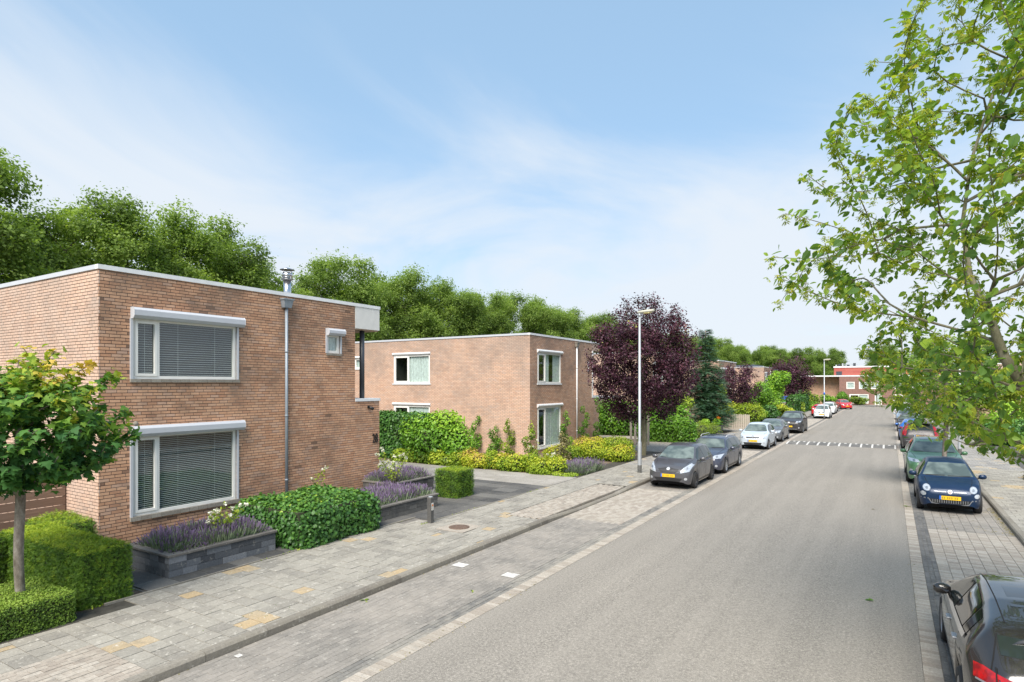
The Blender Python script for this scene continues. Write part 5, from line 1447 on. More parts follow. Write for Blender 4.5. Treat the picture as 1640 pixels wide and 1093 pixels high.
# ---------------------------------------------------------------- street furniture and gardens
def lamp_post(x, y, h, label, arm=1):
    r = empty('street_lamp', (x, y, .1), label, 'street lamp', 'street lamps')
    m = MB(); m.lathe([(.085, 0), (.083, .35), (.081, 1.25), (.075, 1.30), (.056, 1.36), (.045, h-.15)], n=16); m.obj('pole', M['galv'], r)
    m = MB(); m.lathe([(.088, .0), (.086, .34)], n=16, caps=False); m.obj('base_band', plain('worn_dark_base', (0.10, 0.10, 0.095), .7, var=.4, scale=15), r)
    m = MB(); m.tube([(0, 0, h-.16), (0, 0, h-.03)], .06, 12); m.tube([(0, 0, h-.04), (.10, 0, h-.01)], .045, 10); m.obj('collar', M['galv'], r)
    m = MB(); R_ = []
    for t, w, hh in ((-.10, .05, .03), (-.04, .085, .055), (.10, .10, .07), (.35, .12, .075), (.58, .10, .06), (.64, .05, .03)):
        R_.append([(t, w*math.cos(a), h+.02+t*.06+hh*math.sin(a)) for a in np.linspace(0, 2*math.pi, 13)[:-1]])
    m.rings(R_); m.obj('lamp_head', plain('lamp_housing', (0.45, 0.44, 0.36), .5), r)
    m = MB(); R_ = []
    for t, w, hh in ((.14, .05, .02), (.22, .085, .05), (.42, .09, .06), (.54, .05, .03)):
        R_.append([(t, w*math.cos(a), h-.03+t*.06+hh*min(0, math.sin(a))-.0) for a in np.linspace(0, 2*math.pi, 13)[:-1]])
    m.rings(R_); m.obj('lamp_bowl', plain('amber_bowl', (0.55, 0.47, 0.22), .25), r)
    return r
lamp_post(-9.0, 24.85, 6.78, 'grey street lamp standing on the left pavement beside the dark grey hatchback')
o = lamp_post(-6.25, 76.8, 6.5, 'thin grey street lamp far down the left side in front of a white car')
m = MB(); m.lathe([(.09, 2.6), (.09, 2.85)], n=12); m.obj('blue_band', M['plateblue'], o)
lamp_post(3.15, 40.0, 6.3, 'pale street lamp behind the street tree on the right pavement')

bo = empty('bollard', (-10.55, 12.9, .1), 'square charcoal bollard with a white sticker at the pavement edge', 'bollard')
m = MB(); m.box(-.065, .065, -.065, .065, 0, .70, .3); m.box(-.068, .068, -.068, .068, .66, .71, .6); bevel(m.obj('post', M['slab'], bo), .008); 
m = MB(); m.box(.069, .073, -.045, .045, .36, .56); m.obj('sticker', M['mark'], bo); m = MB(); m.box(.0735, .075, -.030, .030, .47, .52); m.obj('orange_mark', M['amber'], bo)
m = MB(); m.lathe([(.062, .71), (.055, .725)], n=16); m.obj('cap', M['galv'], bo)

def planter(label, x0, x1, y0, y1, z1, blocks=True, group='stone planters in front of house 28'):
    p = empty('planter', ((x0+x1)/2, (y0+y1)/2, .12), label, 'planter', group)
    z0 = .122; t = .14; R = random.Random(int(x0*10)); L = []
    nc = 3; ch = (z1-.05-z0)/nc
    for c_ in range(nc):
        za, zb = z0+c_*ch, z0+(c_+1)*ch-.006
        y = y0 - R.uniform(0, .3)
        while y < y1:
            ln = R.choice((.30, .55, .55, .42)); a, b = max(y, y0), min(y+ln-.006, y1); y += ln
            if b-a > .05: L.append((x1-t, x1+R.uniform(-.006, .006), a, b, za, zb, R.random())); L.append((x0+R.uniform(-.004, .004), x0+t, a, b, za, zb, R.random()))
        x = x0 + t - R.uniform(0, .3)
        while x < x1 - t:
            ln = R.choice((.30, .55)); a, b = max(x, x0+t), min(x+ln-.006, x1-t-.004); x += ln
            if b-a > .05: L.append((a, b, y0+R.uniform(-.006, .006), y0+t, za, zb, R.random())); L.append((a, b, y1-t, y1, za, zb, R.random()))
    pieces(p, 'stone_block', L, M['stone'] if blocks else M['slab'], 120, skip=())
    m = MB(); o = .03
    for b in ((x1-t-.02, x1+o, y0-o, y1+o), (x0-o, x0+t+.02, y0-o, y1+o), (x0+t+.021, x1-t-.021, y0-o, y0+t+.02), (x0+t+.021, x1-t-.021, y1-t-.02, y1+o)): m.box(*b, z1-.05, z1, R.random())
    bevel(m.obj('cap_stone', M['capstone'], p), .008)
    m = MB(); m.box(x0+t, x1-t, y0+t, y1-t, z0, z1-.09); m.obj('planting_soil', M['soil'], p); settle(p)
planter('low planter of bluestone blocks under the big ground floor window', -13.35, -11.80, 6.55, 8.95, .56)
planter('long dark planter wall between the ivy mound and the bollard', -13.6, -11.78, 11.9, 14.75, .52, blocks=False)
planter('second planter behind, against the corner of house 28', -15.1, -13.75, 14.9, 17.0, .62, blocks=False)

def lavender(label, x0, x1, y0, y1, z, n, seed, fl=.55, h=.42):
    rng = np.random.default_rng(seed)
    P = np.c_[rng.uniform(x0, x1, n), rng.uniform(y0, y1, n), np.full(n, z)]
    # clump: stalks lean outwards from clump centres
    nc = max(2, int((x1-x0)*(y1-y0)*5)); C = np.c_[rng.uniform(x0+.1, x1-.1, nc), rng.uniform(y0+.15, y1-.15, nc)]
    d = P[:, None, :2]-C[None]; j = np.argmin((d**2).sum(2), 1); v = P[:, :2]-C[j]
    D = np.c_[v*1.5 + rng.normal(0, .16, (n, 2)), np.ones(n)]; D /= np.linalg.norm(D, axis=1, keepdims=True)
    hh = h*rng.uniform(.55, 1.1, n)*(1-.5*np.minimum(1, np.linalg.norm(v, axis=1)/.45)**2)
    side = rng.normal(size=(n, 3)); side -= D*np.sum(side*D, 1, keepdims=True); side /= np.linalg.norm(side, axis=1, keepdims=True)
    w = .011
    V = np.stack([P-side*w, P+side*w, P+D*hh[:, None]*.9+side*w*.7, P+D*hh[:, None]*.9-side*w*.7], 1).reshape(-1, 3)
    F = np.arange(4*n).reshape(-1, 4)
    o = link('lavender', np_mesh('lavender', V, F, M['L_lav'], rng.random(n))); tagit(o, label, 'lavender', 'lavender plants')
    k = rng.random(n) < fl; T = P[k]+D[k]*hh[k][:, None]*.72; L2 = hh[k]*.34
    s2 = np.cross(side[k], D[k]); Vs = []; 
    for s_ in (side[k], s2): Vs.append(np.stack([T-s_*.010, T+s_*.010, T+D[k]*L2[:, None]+s_*.007, T+D[k]*L2[:, None]-s_*.007], 1).reshape(-1, 3))
    V = np.concatenate(Vs); link('flowers', np_mesh('flowers', V, np.arange(len(V)).reshape(-1, 4), M['L_lavf'], rng.random(len(V)//4)), o)
    # mound of foliage below
    nn = int(n*.8); Q = np.c_[rng.uniform(x0, x1, nn), rng.uniform(y0, y1, nn), z+.02+rng.random(nn)*h*.45]
    link('foliage', scatter('foliage', Q, rng.normal(size=(nn, 3)), np.full(nn, .07), T_needle(), M['L_lav'], rng.random(nn)*.6, rng, np.tile([[0, 0, 1.]], (nn, 1))+rng.normal(0, .5, (nn, 3))), o)
    return o
lavender('flowering lavender filling the bluestone planter under the big window', -13.2, -11.92, 6.68, 8.85, .45, 4600, 5, .42, .42)
lavender('flowering lavender in the long dark planter behind the ivy mound', -13.45, -11.9, 12.0, 14.6, .42, 3600, 6, .6, .42)
lavender('lavender in the rear planter at the corner of house 28', -15.0, -13.9, 15.0, 16.9, .52, 2200, 7, .6, .42)
lavender('pale grey green lavender at the garden edge near the lamp post', -11.75, -10.75, 22.9, 25.0, .09, 2200, 8, .3, .55)

def rose(label, x, y, z, n, seed, h=1.0, spread=.5):
    rng = np.random.default_rng(seed); r = empty('flowering_shrub', (x, y, z), label, 'flowering shrub', 'white flowering shrubs')
    m = MB(); tips = []
    for i in range(n):
        a = rng.uniform(0, 6.28); d = rng.uniform(.2, 1)*spread; hh = h*rng.uniform(.55, 1)
        p = [(0, 0, 0), (d*.25*math.cos(a), d*.25*math.sin(a), hh*.45), (d*.7*math.cos(a), d*.7*math.sin(a), hh*.8), (d*math.cos(a), d*math.sin(a), hh)]
        m.tube(p, [.012, .009, .006, .003], 5); tips.append(p)
    m.obj('stems', M['bark_moss'], r)
    P = np.array([np.array(p[k])*(1-t)+np.array(p[k+1])*t for p in tips for k in (1, 2) for t in rng.random(9)]) + rng.normal(0, .035, (n*18, 3))
    link('leaves', scatter('leaves', P, rng.normal(0, .5, P.shape)+[0, 0, .8], rng.uniform(.045, .085, len(P)), T_ovate(), M['L_lime'], rng.normal(.62, .18, len(P)), rng), r)
    for p in tips[:int(n*.8)]:
        c = np.array(p[-1]); k = 26; Q = c+rng.normal(0, .022, (k, 3))
        link('flower', scatter('flower', Q, rng.normal(0, .6, (k, 3))+[0, 0, .6], np.full(k, .042), T_round(), M['L_white'], rng.random(k), rng), r)
rose('white flowering shrub growing out of the lavender under the big window', -12.35, 8.1, .45, 15, 21, .78, .62)
rose('white flowering shrub arching over the dark planters', -13.4, 14.6, .5, 20, 22, 1.35, .75)
rose('small white rose peeping above the ivy mound against the wall', -14.6, 12.6, .5, 4, 23, .9, .3)

# clipped hedges
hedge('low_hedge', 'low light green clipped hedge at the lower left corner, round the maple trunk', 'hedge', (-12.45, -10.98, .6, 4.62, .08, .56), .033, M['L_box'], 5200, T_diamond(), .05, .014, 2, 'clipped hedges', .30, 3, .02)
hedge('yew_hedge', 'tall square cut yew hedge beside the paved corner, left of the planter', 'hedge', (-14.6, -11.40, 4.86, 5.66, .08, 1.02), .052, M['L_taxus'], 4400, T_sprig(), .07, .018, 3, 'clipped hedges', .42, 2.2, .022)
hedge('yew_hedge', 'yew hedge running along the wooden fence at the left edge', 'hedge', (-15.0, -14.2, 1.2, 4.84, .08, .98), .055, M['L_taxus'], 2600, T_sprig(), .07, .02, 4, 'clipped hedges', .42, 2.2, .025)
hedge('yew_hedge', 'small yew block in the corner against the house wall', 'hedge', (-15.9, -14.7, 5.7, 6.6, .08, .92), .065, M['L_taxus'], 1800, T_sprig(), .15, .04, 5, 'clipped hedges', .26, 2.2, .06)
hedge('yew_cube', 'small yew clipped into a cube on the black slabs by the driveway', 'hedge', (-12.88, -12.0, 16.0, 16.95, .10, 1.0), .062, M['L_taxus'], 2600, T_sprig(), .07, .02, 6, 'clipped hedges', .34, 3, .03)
shrub('shrub', 'pale green feathery shrub at the left edge behind the low hedge', 'shrub', [(-13.3, 3.0, .45, .75, 1.0, .55), (-13.2, 1.8, .4, .6, .7, .45)], 5000, .075, M['L_lime'], T_sprig(), 9, tone=.35)
hedge('ivy_mound', 'big rounded ivy mound hiding the foot of the downpipe of house 28', 'ivy hedge', (-13.75, -11.32, 9.2, 11.75, .06, .98), .085, M['L_ivy'], 1500, T_round(), .34, .055, 10, None, .12, 1.3, .085)
# hedge wall between the houses
hw = hedge('ivy_hedge', 'dark ivy wall between the driveway and the second house', 'ivy hedge', (-24.5, -19.0, 23.2, 24.2, .08, 2.30), .13, M['L_ivy'], 620, T_round(), .3, .07, 11, None, 0, 1, .12)
shrub('laurel', 'bright green laurel bush swelling out of the dark ivy wall', 'shrub', [(-18.9, 23.3, 1.1, 1.5, 1.1, 1.15), (-17.8, 23.6, 1.0, 1.0, .95, 1.05), (-19.8, 23.4, 1.5, 1.2, .8, .95), (-18.4, 23.5, 1.9, 1.1, .8, .75), (-17.4, 23.4, .7, .8, .8, .75)], 7500, .13, M['L_laurel'], T_ovate(), 12, upb=.6)
rg = np.random.default_rng(30)
bl = [(-20.5+i*.62, 22.75+.15*math.sin(i), .28, .55, .45, .42+.10*math.sin(i*2.1)) for i in range(6)]
shrub('ground_cover', 'green shrub border along the driveway below the ivy wall', 'shrub', bl, 3600, .10, M['L_lime'], T_round(), 13, tone=.3)
bl = [(-17.0+i*.46, 22.85+.25*math.sin(i*1.7), .36, .52, .62, .44+.10*math.sin(i*1.9)) for i in range(12)]
shrub('golden_shrub', 'long band of yellow green shrubs along the driveway of the second house', 'shrub', bl, 9000, .085, M['L_gold'], T_ovate(), 14, tone=.42, toptone=.30, spread=.2)
shrub('ground_cover', 'trailing green ground cover at the driveway corner', 'shrub', [(-11.6, 22.35, .14, .7, .22, .12), (-12.5, 22.35, .2, .6, .3, .2), (-11.2, 22.9, .12, .4, .5, .08)], 1500, .07, M['L_lime'], T_round(), 15, tone=.5)
shrub('golden_shrub', 'wide golden leaved bush just left of the lamp post', 'shrub', [(-12.0, 28.6, .45, 1.0, 1.1, .5), (-11.3, 28.4, .45, .75, .9, .5), (-12.6, 28.5, .6, .8, .9, .6), (-11.7, 28.9, .8, .9, .9, .45)], 8000, .075, M['L_gold'], T_ovate(), 16, tone=.36, toptone=.3)
shrub('golden_shrub', 'small golden bush below the ground floor window of the second house', 'shrub', [(-14.3, 27.6, .35, .8, .7, .45), (-13.6, 27.7, .4, .7, .7, .4)], 3200, .075, M['L_gold'], T_ovate(), 17, tone=.4)
shrub('shrub', 'reddish yellow bush between the downpipe and the golden bush', 'shrub', [(-13.9, 29.8, .5, .6, .8, .6), (-13.3, 29.3, .4, .5, .5, .45)], 2600, .07, M['L_gold'], T_ovate(), 18, tone=.8)
for i, (x, y, h_, lab) in enumerate(((-15.9, 31.6, 1.9, 'tall thin green climber against the wall left of the white downpipe'), (-15.8, 34.0, 2.1, 'bushy green climber just right of the white downpipe'), (-15.7, 35.9, 2.6, 'straggling climber near the far corner of the second house'),
    (-17.3, 27.75, 1.55, 'green climber at the foot of the side wall of the second house'), (-18.2, 27.7, 1.2, 'short ivy shoot climbing the side wall'), (-19.5, 27.7, 1.7, 'leaning ivy shoot on the side wall next to the laurel'), (-14.4, 24.9, 1.6, 'slender upright plant standing before the ground floor window'), (-13.3, 26.2, 1.1, 'grey leaved bushy plant in the front bed'))):
    shrub('climber', lab, 'plant', [(x+.12*math.sin(k*2+i), y+.22*math.sin(k*1.7+i), .2+h_*k/5, .30-.03*k, .34-.035*k, .28) for k in range(6)], 900, .085, M['L_lime' if i in (3, 6) else 'L_laurel' if i < 3 else 'L_dry' if i == 7 else 'L_laurel'], T_ovate(), 40+i, core=False, tone=.3)
rose('white daisies in the bed before the second house', -13.3, 25.2, .1, 9, 24, .6, .45)
rose('tall white flowers at the corner of the second house', -15.2, 26.4, .1, 8, 25, 1.0, .6)
# further gardens, left side
hedge('laurel_hedge', 'broad bright green hedge behind the purple tree', 'hedge', (-14.2, -10.75, 39.0, 40.3, .08, 1.55), .15, M['L_laurel'], 420, T_ovate(), .45, .10, 50, None, .1, 1, .18)
shrub('ivy_hedge', 'overgrown climbing hedge covering the garage right of the second house', 'ivy hedge', [(-18.5+i*1.1, 42.3+.2*i, 1.1, 1.1, .8, 1.5) for i in range(6)]+[(-17.8+i*1.3, 42.5, 2.0, 1.0, .7, .75) for i in range(4)], 7500, .16, M['L_laurel'], T_round(), 51, tone=.22)
shrub('shrub', 'rounded dull green bush right of the bright hedge', 'shrub', [(-11.4, 43.6, .55, .9, 1.4, .75), (-11.0, 45.3, .5, .7, 1.0, .6)], 3500, .10, M['L_lime'], T_sprig(), 52, tone=.25)
shrub('golden_shrub', 'golden bush behind the picket fence', 'shrub', [(-12.4+i*.6, 56.0, 1.3, .8, .8, .9+.1*(i % 2)) for i in range(5)], 4200, .13, M['L_gold'], T_ovate(), 53, tone=.3)
fe = empty('picket_fence', (-12.1, 53.9, .1), 'weathered picket fence of flat boards beside the silver blue car', 'fence')
for i in range(15):
    m = MB(); x = i*.145; hh = 1.25+.02*math.sin(i*2.2); m.add([(x, 0, .0), (x+.115, 0, .0), (x+.115, 0, hh-.05), (x+.0575, 0, hh), (x, 0, hh-.05), (x, .022, .0), (x+.115, .022, .0), (x+.115, .022, hh-.05), (x+.0575, .022, hh), (x, .022, hh-.05)],
        [(0,1,2,3,4), (9,8,7,6,5), (0,5,6,1), (1,6,7,2), (2,7,8,3), (3,8,9,4), (4,9,5,0)]); m.obj('picket', M['greywood'], fe)
m = MB(); m.box(0, 2.1, .023, .06, .3, .38); m.box(0, 2.1, .023, .06, .95, 1.03); m.obj('rail', M['wood'], fe)
for i, (x, y, lab) in enumerate(((-11.3, 48.3, 'dark square planter box with an orange flower left of the silver blue car'), (-12.0, 47.6, 'dark square planter box half hidden by the spruce'))):
    pb = empty('planter_box', (x, y, .1), lab, 'planter'); m = MB(); R_ = lambda s_, z: [(-s_, -s_, z), (s_, -s_, z), (s_, s_, z), (-s_, s_, z)]
    m.rings([R_(.30, 0), R_(.40, .62), R_(.34, .62), R_(.33, .5)], sm=False); m.obj('box', M['anthracite'], pb)
    q = shrub_mesh('leaves', [(0, 0, .8, .35, .35, .35)], 500, .09, M['L_laurel'], T_ovate(), np.random.default_rng(i), zmin=.4); link('leaves', q, pb)
    if i == 0:
        rr = np.random.default_rng(3); link('flower', scatter('flower', rr.normal(0, .05, (40, 3))+[.1, 0, 1.2], rr.normal(size=(40, 3)), np.full(40, .07), T_round(), M['L_red'], rr.random(40), rr), pb)
pf = empty('garden_fence', (-12.9, 36.6, .1), 'grey wooden gate posts between the second house and the purple tree', 'fence')
for i in range(5):
    m = MB(); m.box(-1.0+i*.28, -.86+i*.28, 0, .05, 0, 1.85); m.obj('board', M['greywood'], pf)
# wooden board fence at the left edge
wf_ = empty('board_fence', (-16.85, 4.2, .1), 'reddish brown horizontal board fence joining house 28 at the left edge', 'fence')
for k_ in range(8):
    for j in range(4):
        m = MB(); m.box(-.012, .012+.004*(k_ % 2), -4.0+j*1.67, -4.0+j*1.67+1.655, .06+k_*.205, .25+k_*.205, random.Random(k_*9+j).random()); m.obj('board', M['wood'], wf_)
for j in range(5):
    m = MB(); m.box(-.09, -.014, -4.04+j*1.67, -3.96+j*1.67, 0, 1.75); m.obj('post', M['wood'], wf_)
# blue for sale style board by a hedge, far left garden
sg_ = empty('garden_sign', (-12.4, 88.0, .1), 'small blue and green sign board on posts above the far hedge', 'sign')
m = MB(); m.box(-.9, .9, 0, .03, 1.35, 2.2); m.obj('board', plain('blue_board', (0.03, 0.08, 0.42), .4), sg_); m = MB(); m.box(.1, .85, -.006, -.001, 1.40, 1.72); m.obj('green_label', plain('green_label', (0.25, 0.6, 0.12), .4), sg_)
m = MB(); m.box(-.75, .1, -.006, -.001, 1.86, 1.98); m.obj('white_label', M['mark'], sg_)
for x in (-.85, .82): m = MB(); m.box(x, x+.06, .031, .08, 0, 2.25); m.obj('post', M['galv'], sg_)
# far hedges and bushes along the left side: x, y, radius, height, leaf material, label
for i, (x, y, r, h, mt, lab) in enumerate((
    (-11.8, 62.5, 1.5, 2.0, 'L_lime', 'upright yellow green shrub behind the gunmetal hatchback'), (-12.6, 66.5, 1.8, 1.5, 'L_laurel', 'broad bush left of the black crossover'),
    (-10.9, 68.0, 1.2, 1.6, 'L_ivy', 'dark rounded bush behind the black crossover'), (-9.9, 72.5, 1.3, 1.5, 'L_gold', 'golden hedge end behind the black crossover roof'),
    (-11.9, 74.5, 1.8, 2.2, 'L_laurel', 'leafy green shrub below the far purple tree'), (-10.4, 88.0, 1.2, 2.2, 'L_lime', 'yellow green shrub behind the white hatchback of the far group'),
    (-9.9, 97.0, 1.5, 2.0, 'L_laurel', 'green bush left of the far red hatchback'), (-10.4, 104.0, 1.7, 2.6, 'L_lime', 'bright shrub in front of the far purple tree'), (-9.2, 116.0, 1.5, 2.0, 'L_laurel', 'last green shrub before the row house'),
    (-7.6, 126.0, 1.4, 2.3, 'L_laurel', 'conical shrub at the foot of the row house'), (-5.3, 131.5, 2.4, 1.5, 'L_lime', 'shrub below the window of the row house'))):
    R_ = np.random.default_rng(60+i); shrub('shrub', lab, 'shrub', rblobs(x, y, h*.5, r, h*.55, 7, R_, (.4, .62)), int(1700 if y > 80 else 2600), .15 if y < 80 else .19, M[mt], T_round(), 60+i, tone=.35)
hedge('hedge', 'dark clipped hedge running along the far left gardens', 'hedge', (-10.9, -9.9, 82, 96, .08, 2.3), .22, M['L_ivy'], 130, T_round(), .3, .1, 75, None, .05, .7, .1)
# right side plants
shrub('ornamental_grass', 'tuft of dry grass and weeds on the right pavement edge', 'grass tuft', [(5.0, 29.6, .3, .5, .9, .5), (5.2, 28.4, .35, .5, .8, .55), (4.9, 31.0, .25, .4, .6, .5)], 3500, .16, M['L_dry'], T_needle(), 80, upb=1.2, tone=.4)
shrub('shrub', 'dark green rounded shrub beside the right driveway', 'shrub', [(5.9, 48.0, .7, 1.3, 1.3, .95), (7.2, 48.4, .8, 1.3, 1.3, 1.1)], 4000, .14, M['L_ivy'], T_round(), 81)
shrub('shrub', 'light green shrub behind the leaves at the right edge', 'shrub', [(7.3, 40.0, 1.0, 1.6, 1.6, 1.3), (8.8, 37.5, 1.2, 1.6, 1.8, 1.5), (6.9, 52.0, 1.1, 1.5, 2.5, 1.6)], 5500, .15, M['L_laurel'], T_round(), 82)
shrub('shrub', 'grey green shrub far along the right pavement', 'shrub', [(6.1, 60, .7, 1.2, 2.0, 1.0), (6.2, 66, .9, 1.2, 2.0, 1.4)], 2500, .16, M['L_dry'], T_round(), 83)
hedge('hedge', 'far hedge along the right pavement', 'hedge', (5.3, 6.6, 70, 96, .08, 1.9), .22, M['L_laurel'], 110, T_round(), .3, .1, 84, None, .05, .7, .1)
# weeds in the joints at the pavement edge
rng = np.random.default_rng(90); n = 900
yy = rng.uniform(5, 19, n); xx = np.where(yy < 12.6, -11.33, -10.63)+rng.normal(0, .012, n); kk = (np.sin(yy*3.1)+np.sin(yy*1.3+2)) > .3
P = np.c_[xx, yy, np.full(n, .125)][kk]; nn_ = rng.normal(0, .4, P.shape)+[0, 0, .3]
o = link('joint_weeds', scatter('joint_weeds', P, nn_, rng.uniform(.02, .045, len(P)), T_ovate(), M['L_lime'], rng.random(len(P)), rng)); tagit(o, 'thin line of small weeds growing along the edge of the left pavement', 'weeds', kind='stuff')
n = 1200; P = np.c_[rng.uniform(.9, 2.7, n), rng.uniform(19.9, 24, n), np.full(n, .004)]; kk = (np.sin(P[:, 0]*5+P[:, 1]*2)+np.sin(P[:, 1]*4.1)+rng.normal(0, .4, n)) > 1.0
P[:, 0] = np.where(rng.random(n) < .35, 2.66+rng.normal(0, .05, n), P[:, 0]); P = P[kk | (P[:, 0] > 2.55)]
o = link('leaf_litter', scatter('leaf_litter', P, rng.normal(0, .25, P.shape)+[0, 0, 1], rng.uniform(.02, .05, len(P)), T_ovate(), M['L_dry'], rng.random(len(P)), rng)); tagit(o, 'dry brown leaf litter in the right gutter before the small dark blue car', 'leaf litter', kind='stuff')
for i, (x, y, z, s_, mt, lab) in enumerate(((-.33, 12.6, .022, .10, 'L_laurel', 'single green leaf lying on the asphalt'), (-.4, 21.8, .02, .07, 'L_dry', 'small brown leaf on the asphalt near the dark blue car'), (.5, 22.9, .012, .12, 'L_lime', 'green leaf in the right gutter'), (-7.92, 7.9, .012, .10, 'L_lime', 'green leaf fallen beside the left kerb'), (-6.6, 9.3, .012, .06, 'L_lime', 'tiny leaf on the dark parking pavers'))):
    rr = np.random.default_rng(i); P = np.array([[x, y, z]])+rr.normal(0, .02, (3, 3))*[1, 1, .1]
    tagit(link('fallen_leaf', scatter('fallen_leaf', P, np.array([[.1, .1, 1.]]*3)+rr.normal(0, .3, (3, 3)), np.full(3, s_), T_ovate(), M[mt], rr.random(3), rr)), lab, 'leaf')

# grit, seeds and small leaves gathered along the kerbs and in the gutters
rng = np.random.default_rng(95); n = 2600
side = rng.integers(0, 3, n); yy = rng.uniform(4, 42, n)
xx = np.where(side == 0, XK+.03+np.abs(rng.normal(0, .06, n)), np.where(side == 1, -5.82+rng.normal(0, .05, n), .40+rng.normal(0, .05, n)))
keep = (np.sin(yy*1.9+side)+np.sin(yy*.7+side*2)+rng.normal(0, .5, n)) > .5
P = np.c_[xx, yy, np.full(n, .009)][keep]
o = link('leaf_litter', scatter('leaf_litter', P, rng.normal(0, .25, P.shape)+[0, 0, 1], rng.uniform(.010, .032, len(P)), T_ovate(), M['L_dry'], rng.random(len(P)), rng)); tagit(o, 'small dry leaves and seeds gathered along the kerbs and road edges', 'leaf litter', kind='stuff')
n = 1500; P = np.c_[rng.uniform(-10.8, -8.25, n), rng.uniform(4.5, 30, n), np.full(n, .122)]; keep = (lump(P, .9, 3)+rng.normal(0, .3, n)) > .35; P = P[keep]; P[:, 0] = -8.245-np.round((-8.245-P[:, 0])/.3)*.3
o = link('joint_moss', scatter('joint_moss', P, rng.normal(0, .3, P.shape)+[0, 0, 1], rng.uniform(.008, .022, len(P)), T_round(), M['L_box'], rng.random(len(P))*.4, rng)); tagit(o, 'moss and tiny weeds growing in the joints of the left pavement', 'moss', kind='stuff')
# ---------------------------------------------------------------- trees
def tree_of(name, label, cat, loc, trunk, targets, rng, barkm, leafm, tmpl, per, lsize, lspread, group=None, rtip=.006, expo=.42, minr=.0, tone=.45, nleafparts=0, leafjit=.9, seed_mat=None, nseed=0, sides=6, droop=0.0, cap=None, tonefn=None, step=.3, leafname='leaf', wander=.12):
    r = empty(name, loc, label, cat, group)
    nodes, par, rad = growtree(trunk, targets, rng, step, rtip, expo, wander)
    link('trunk', limbs('trunk', nodes, par, rad, barkm, minr, sides, cap), r)
    # leaf positions: along the last thin shoots
    thin = np.array([i for i in range(len(trunk), len(nodes)) if rad[i] < rtip*2.6])
    idx = rng.choice(thin, int(len(targets)*per)); t = rng.random((len(idx), 1)); pi = par[idx]
    P = nodes[idx]*t + nodes[pi]*(1-t) + rng.normal(0, lspread, (len(idx), 3))
    c = np.mean(targets, 0); out = P-c; out /= (np.linalg.norm(out, axis=1, keepdims=True)+1e-6)
    nn = out*.35 + rng.normal(0, leafjit*.6, P.shape) + [0, 0, .75]
    up = out*.6 + rng.normal(0, .7, P.shape) + [0, 0, -droop]
    ti = rng.normal(0, .13, len(nodes))[pi]
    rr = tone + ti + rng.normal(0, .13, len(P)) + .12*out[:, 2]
    if tonefn is not None: rr = tonefn(P, rr)
    sz = lsize*rng.uniform(.6, 1.25, len(P))
    W_ = P + np.array(loc); q = np.array([px(p)[2] if infront(p, 0) else 1e6 for p in W_]) if nleafparts else None
    own = np.argsort(q)[:nleafparts] if nleafparts else np.array([], int)
    own = np.array([i for i in own if q[i] < 1e5], int) if nleafparts else own
    mask = np.ones(len(P), bool); mask[own] = False
    link('crown', scatter('crown', P[mask], nn[mask], sz[mask], tmpl, leafm, rr[mask], rng, up[mask]), r)['kind'] = 'stuff'
    if len(own):
        V0, F0 = tmpl; ms = []
        for k_ in range(8):
            me = np_mesh(leafname, V0, F0, leafm, np.full(len(F0), np.clip(tone-.25+.07*k_, 0, 1))); ms.append(me)
        bx_, ty_, nz_ = frames(nn[own], rng, up[own])
        for j, i in enumerate(own):
            o = link(leafname, ms[int(np.clip((rr[i]-tone+.25)/.07, 0, 7))], r)
            Mx = Matrix(((bx_[j][0], ty_[j][0], nz_[j][0]), (bx_[j][1], ty_[j][1], nz_[j][1]), (bx_[j][2], ty_[j][2], nz_[j][2]))).to_4x4()
            o.matrix_basis = Matrix.Translation(P[i]) @ Mx @ Matrix.Scale(float(sz[i]), 4)
    if nseed:
        idx = rng.choice(thin, nseed); Q = nodes[idx]+rng.normal(0, lspread*.5, (nseed, 3)); Q[:, 2] -= .03
        link('seed_clusters', scatter('seed_clusters', Q, rng.normal(0, .3, Q.shape)+[0, 0, 1], lsize*rng.uniform(.45, .8, nseed), T_spike(), seed_mat, rng.normal(.45, .2, nseed), rng), r)['kind'] = 'stuff'
    return r

def poisson(samp, n, dmin, rng, tries=30000):
    out = np.zeros((n, 3)); k = 0
    for _ in range(tries):
        p = samp()
        if p is None: continue
        if k == 0 or np.min(np.sum((out[:k]-p)**2, 1)) > dmin*dmin:
            out[k] = p; k += 1
            if k == n: break
    return out[:k]

# ----- near street tree on the right: open crown, drooping ovate leaves with seed clusters
rng = np.random.default_rng(101)
TX, TY = 2.95, 9.55
Rz = [(2.6, .9), (2.95, 2.4), (3.35, 3.2), (3.75, 3.45), (4.35, 3.6), (4.8, 4.4), (5.3, 4.5), (5.9, 4.4), (6.5, 4.4), (7.0, 3.8), (7.4, 3.5), (8.1, 3.2), (9.0, 2.6), (9.8, 1.3)]
def samp():
    z = rng.uniform(2.6, 9.8); R = interp(Rz, z); a = rng.uniform(0, 2*math.pi); q = math.sqrt(rng.uniform(.03, 1.0))
    x, y = R*q*math.cos(a), R*q*math.sin(a)
    p = np.array([x, y, z])
    wp = (x+TX, y+TY, z); pp = px(wp)
    # the gap of sky low on the left, ragged outline
    if pp[2] < 900:
        if 500 < pp[1] < 600 and pp[0] < 1335+ (pp[1]-500)*.5: return None
        if 600 <= pp[1] < 640 and pp[0] < 1385: return None
        if pp[1] > 640 and pp[0] < 1405 + (pp[1]-640)*1.6: return None
        if pp[2] < 3.6: return None
    if lump(np.array([p]), 1.3, 2.0)[0] < -.33 and rng.random() < .8: return None
    if -x*.8 + y*.2 < -1.6 and rng.random() < .55: return None
    return p - np.array([0, 0, .1])
T = poisson(samp, 1250, .29, rng, 70000)
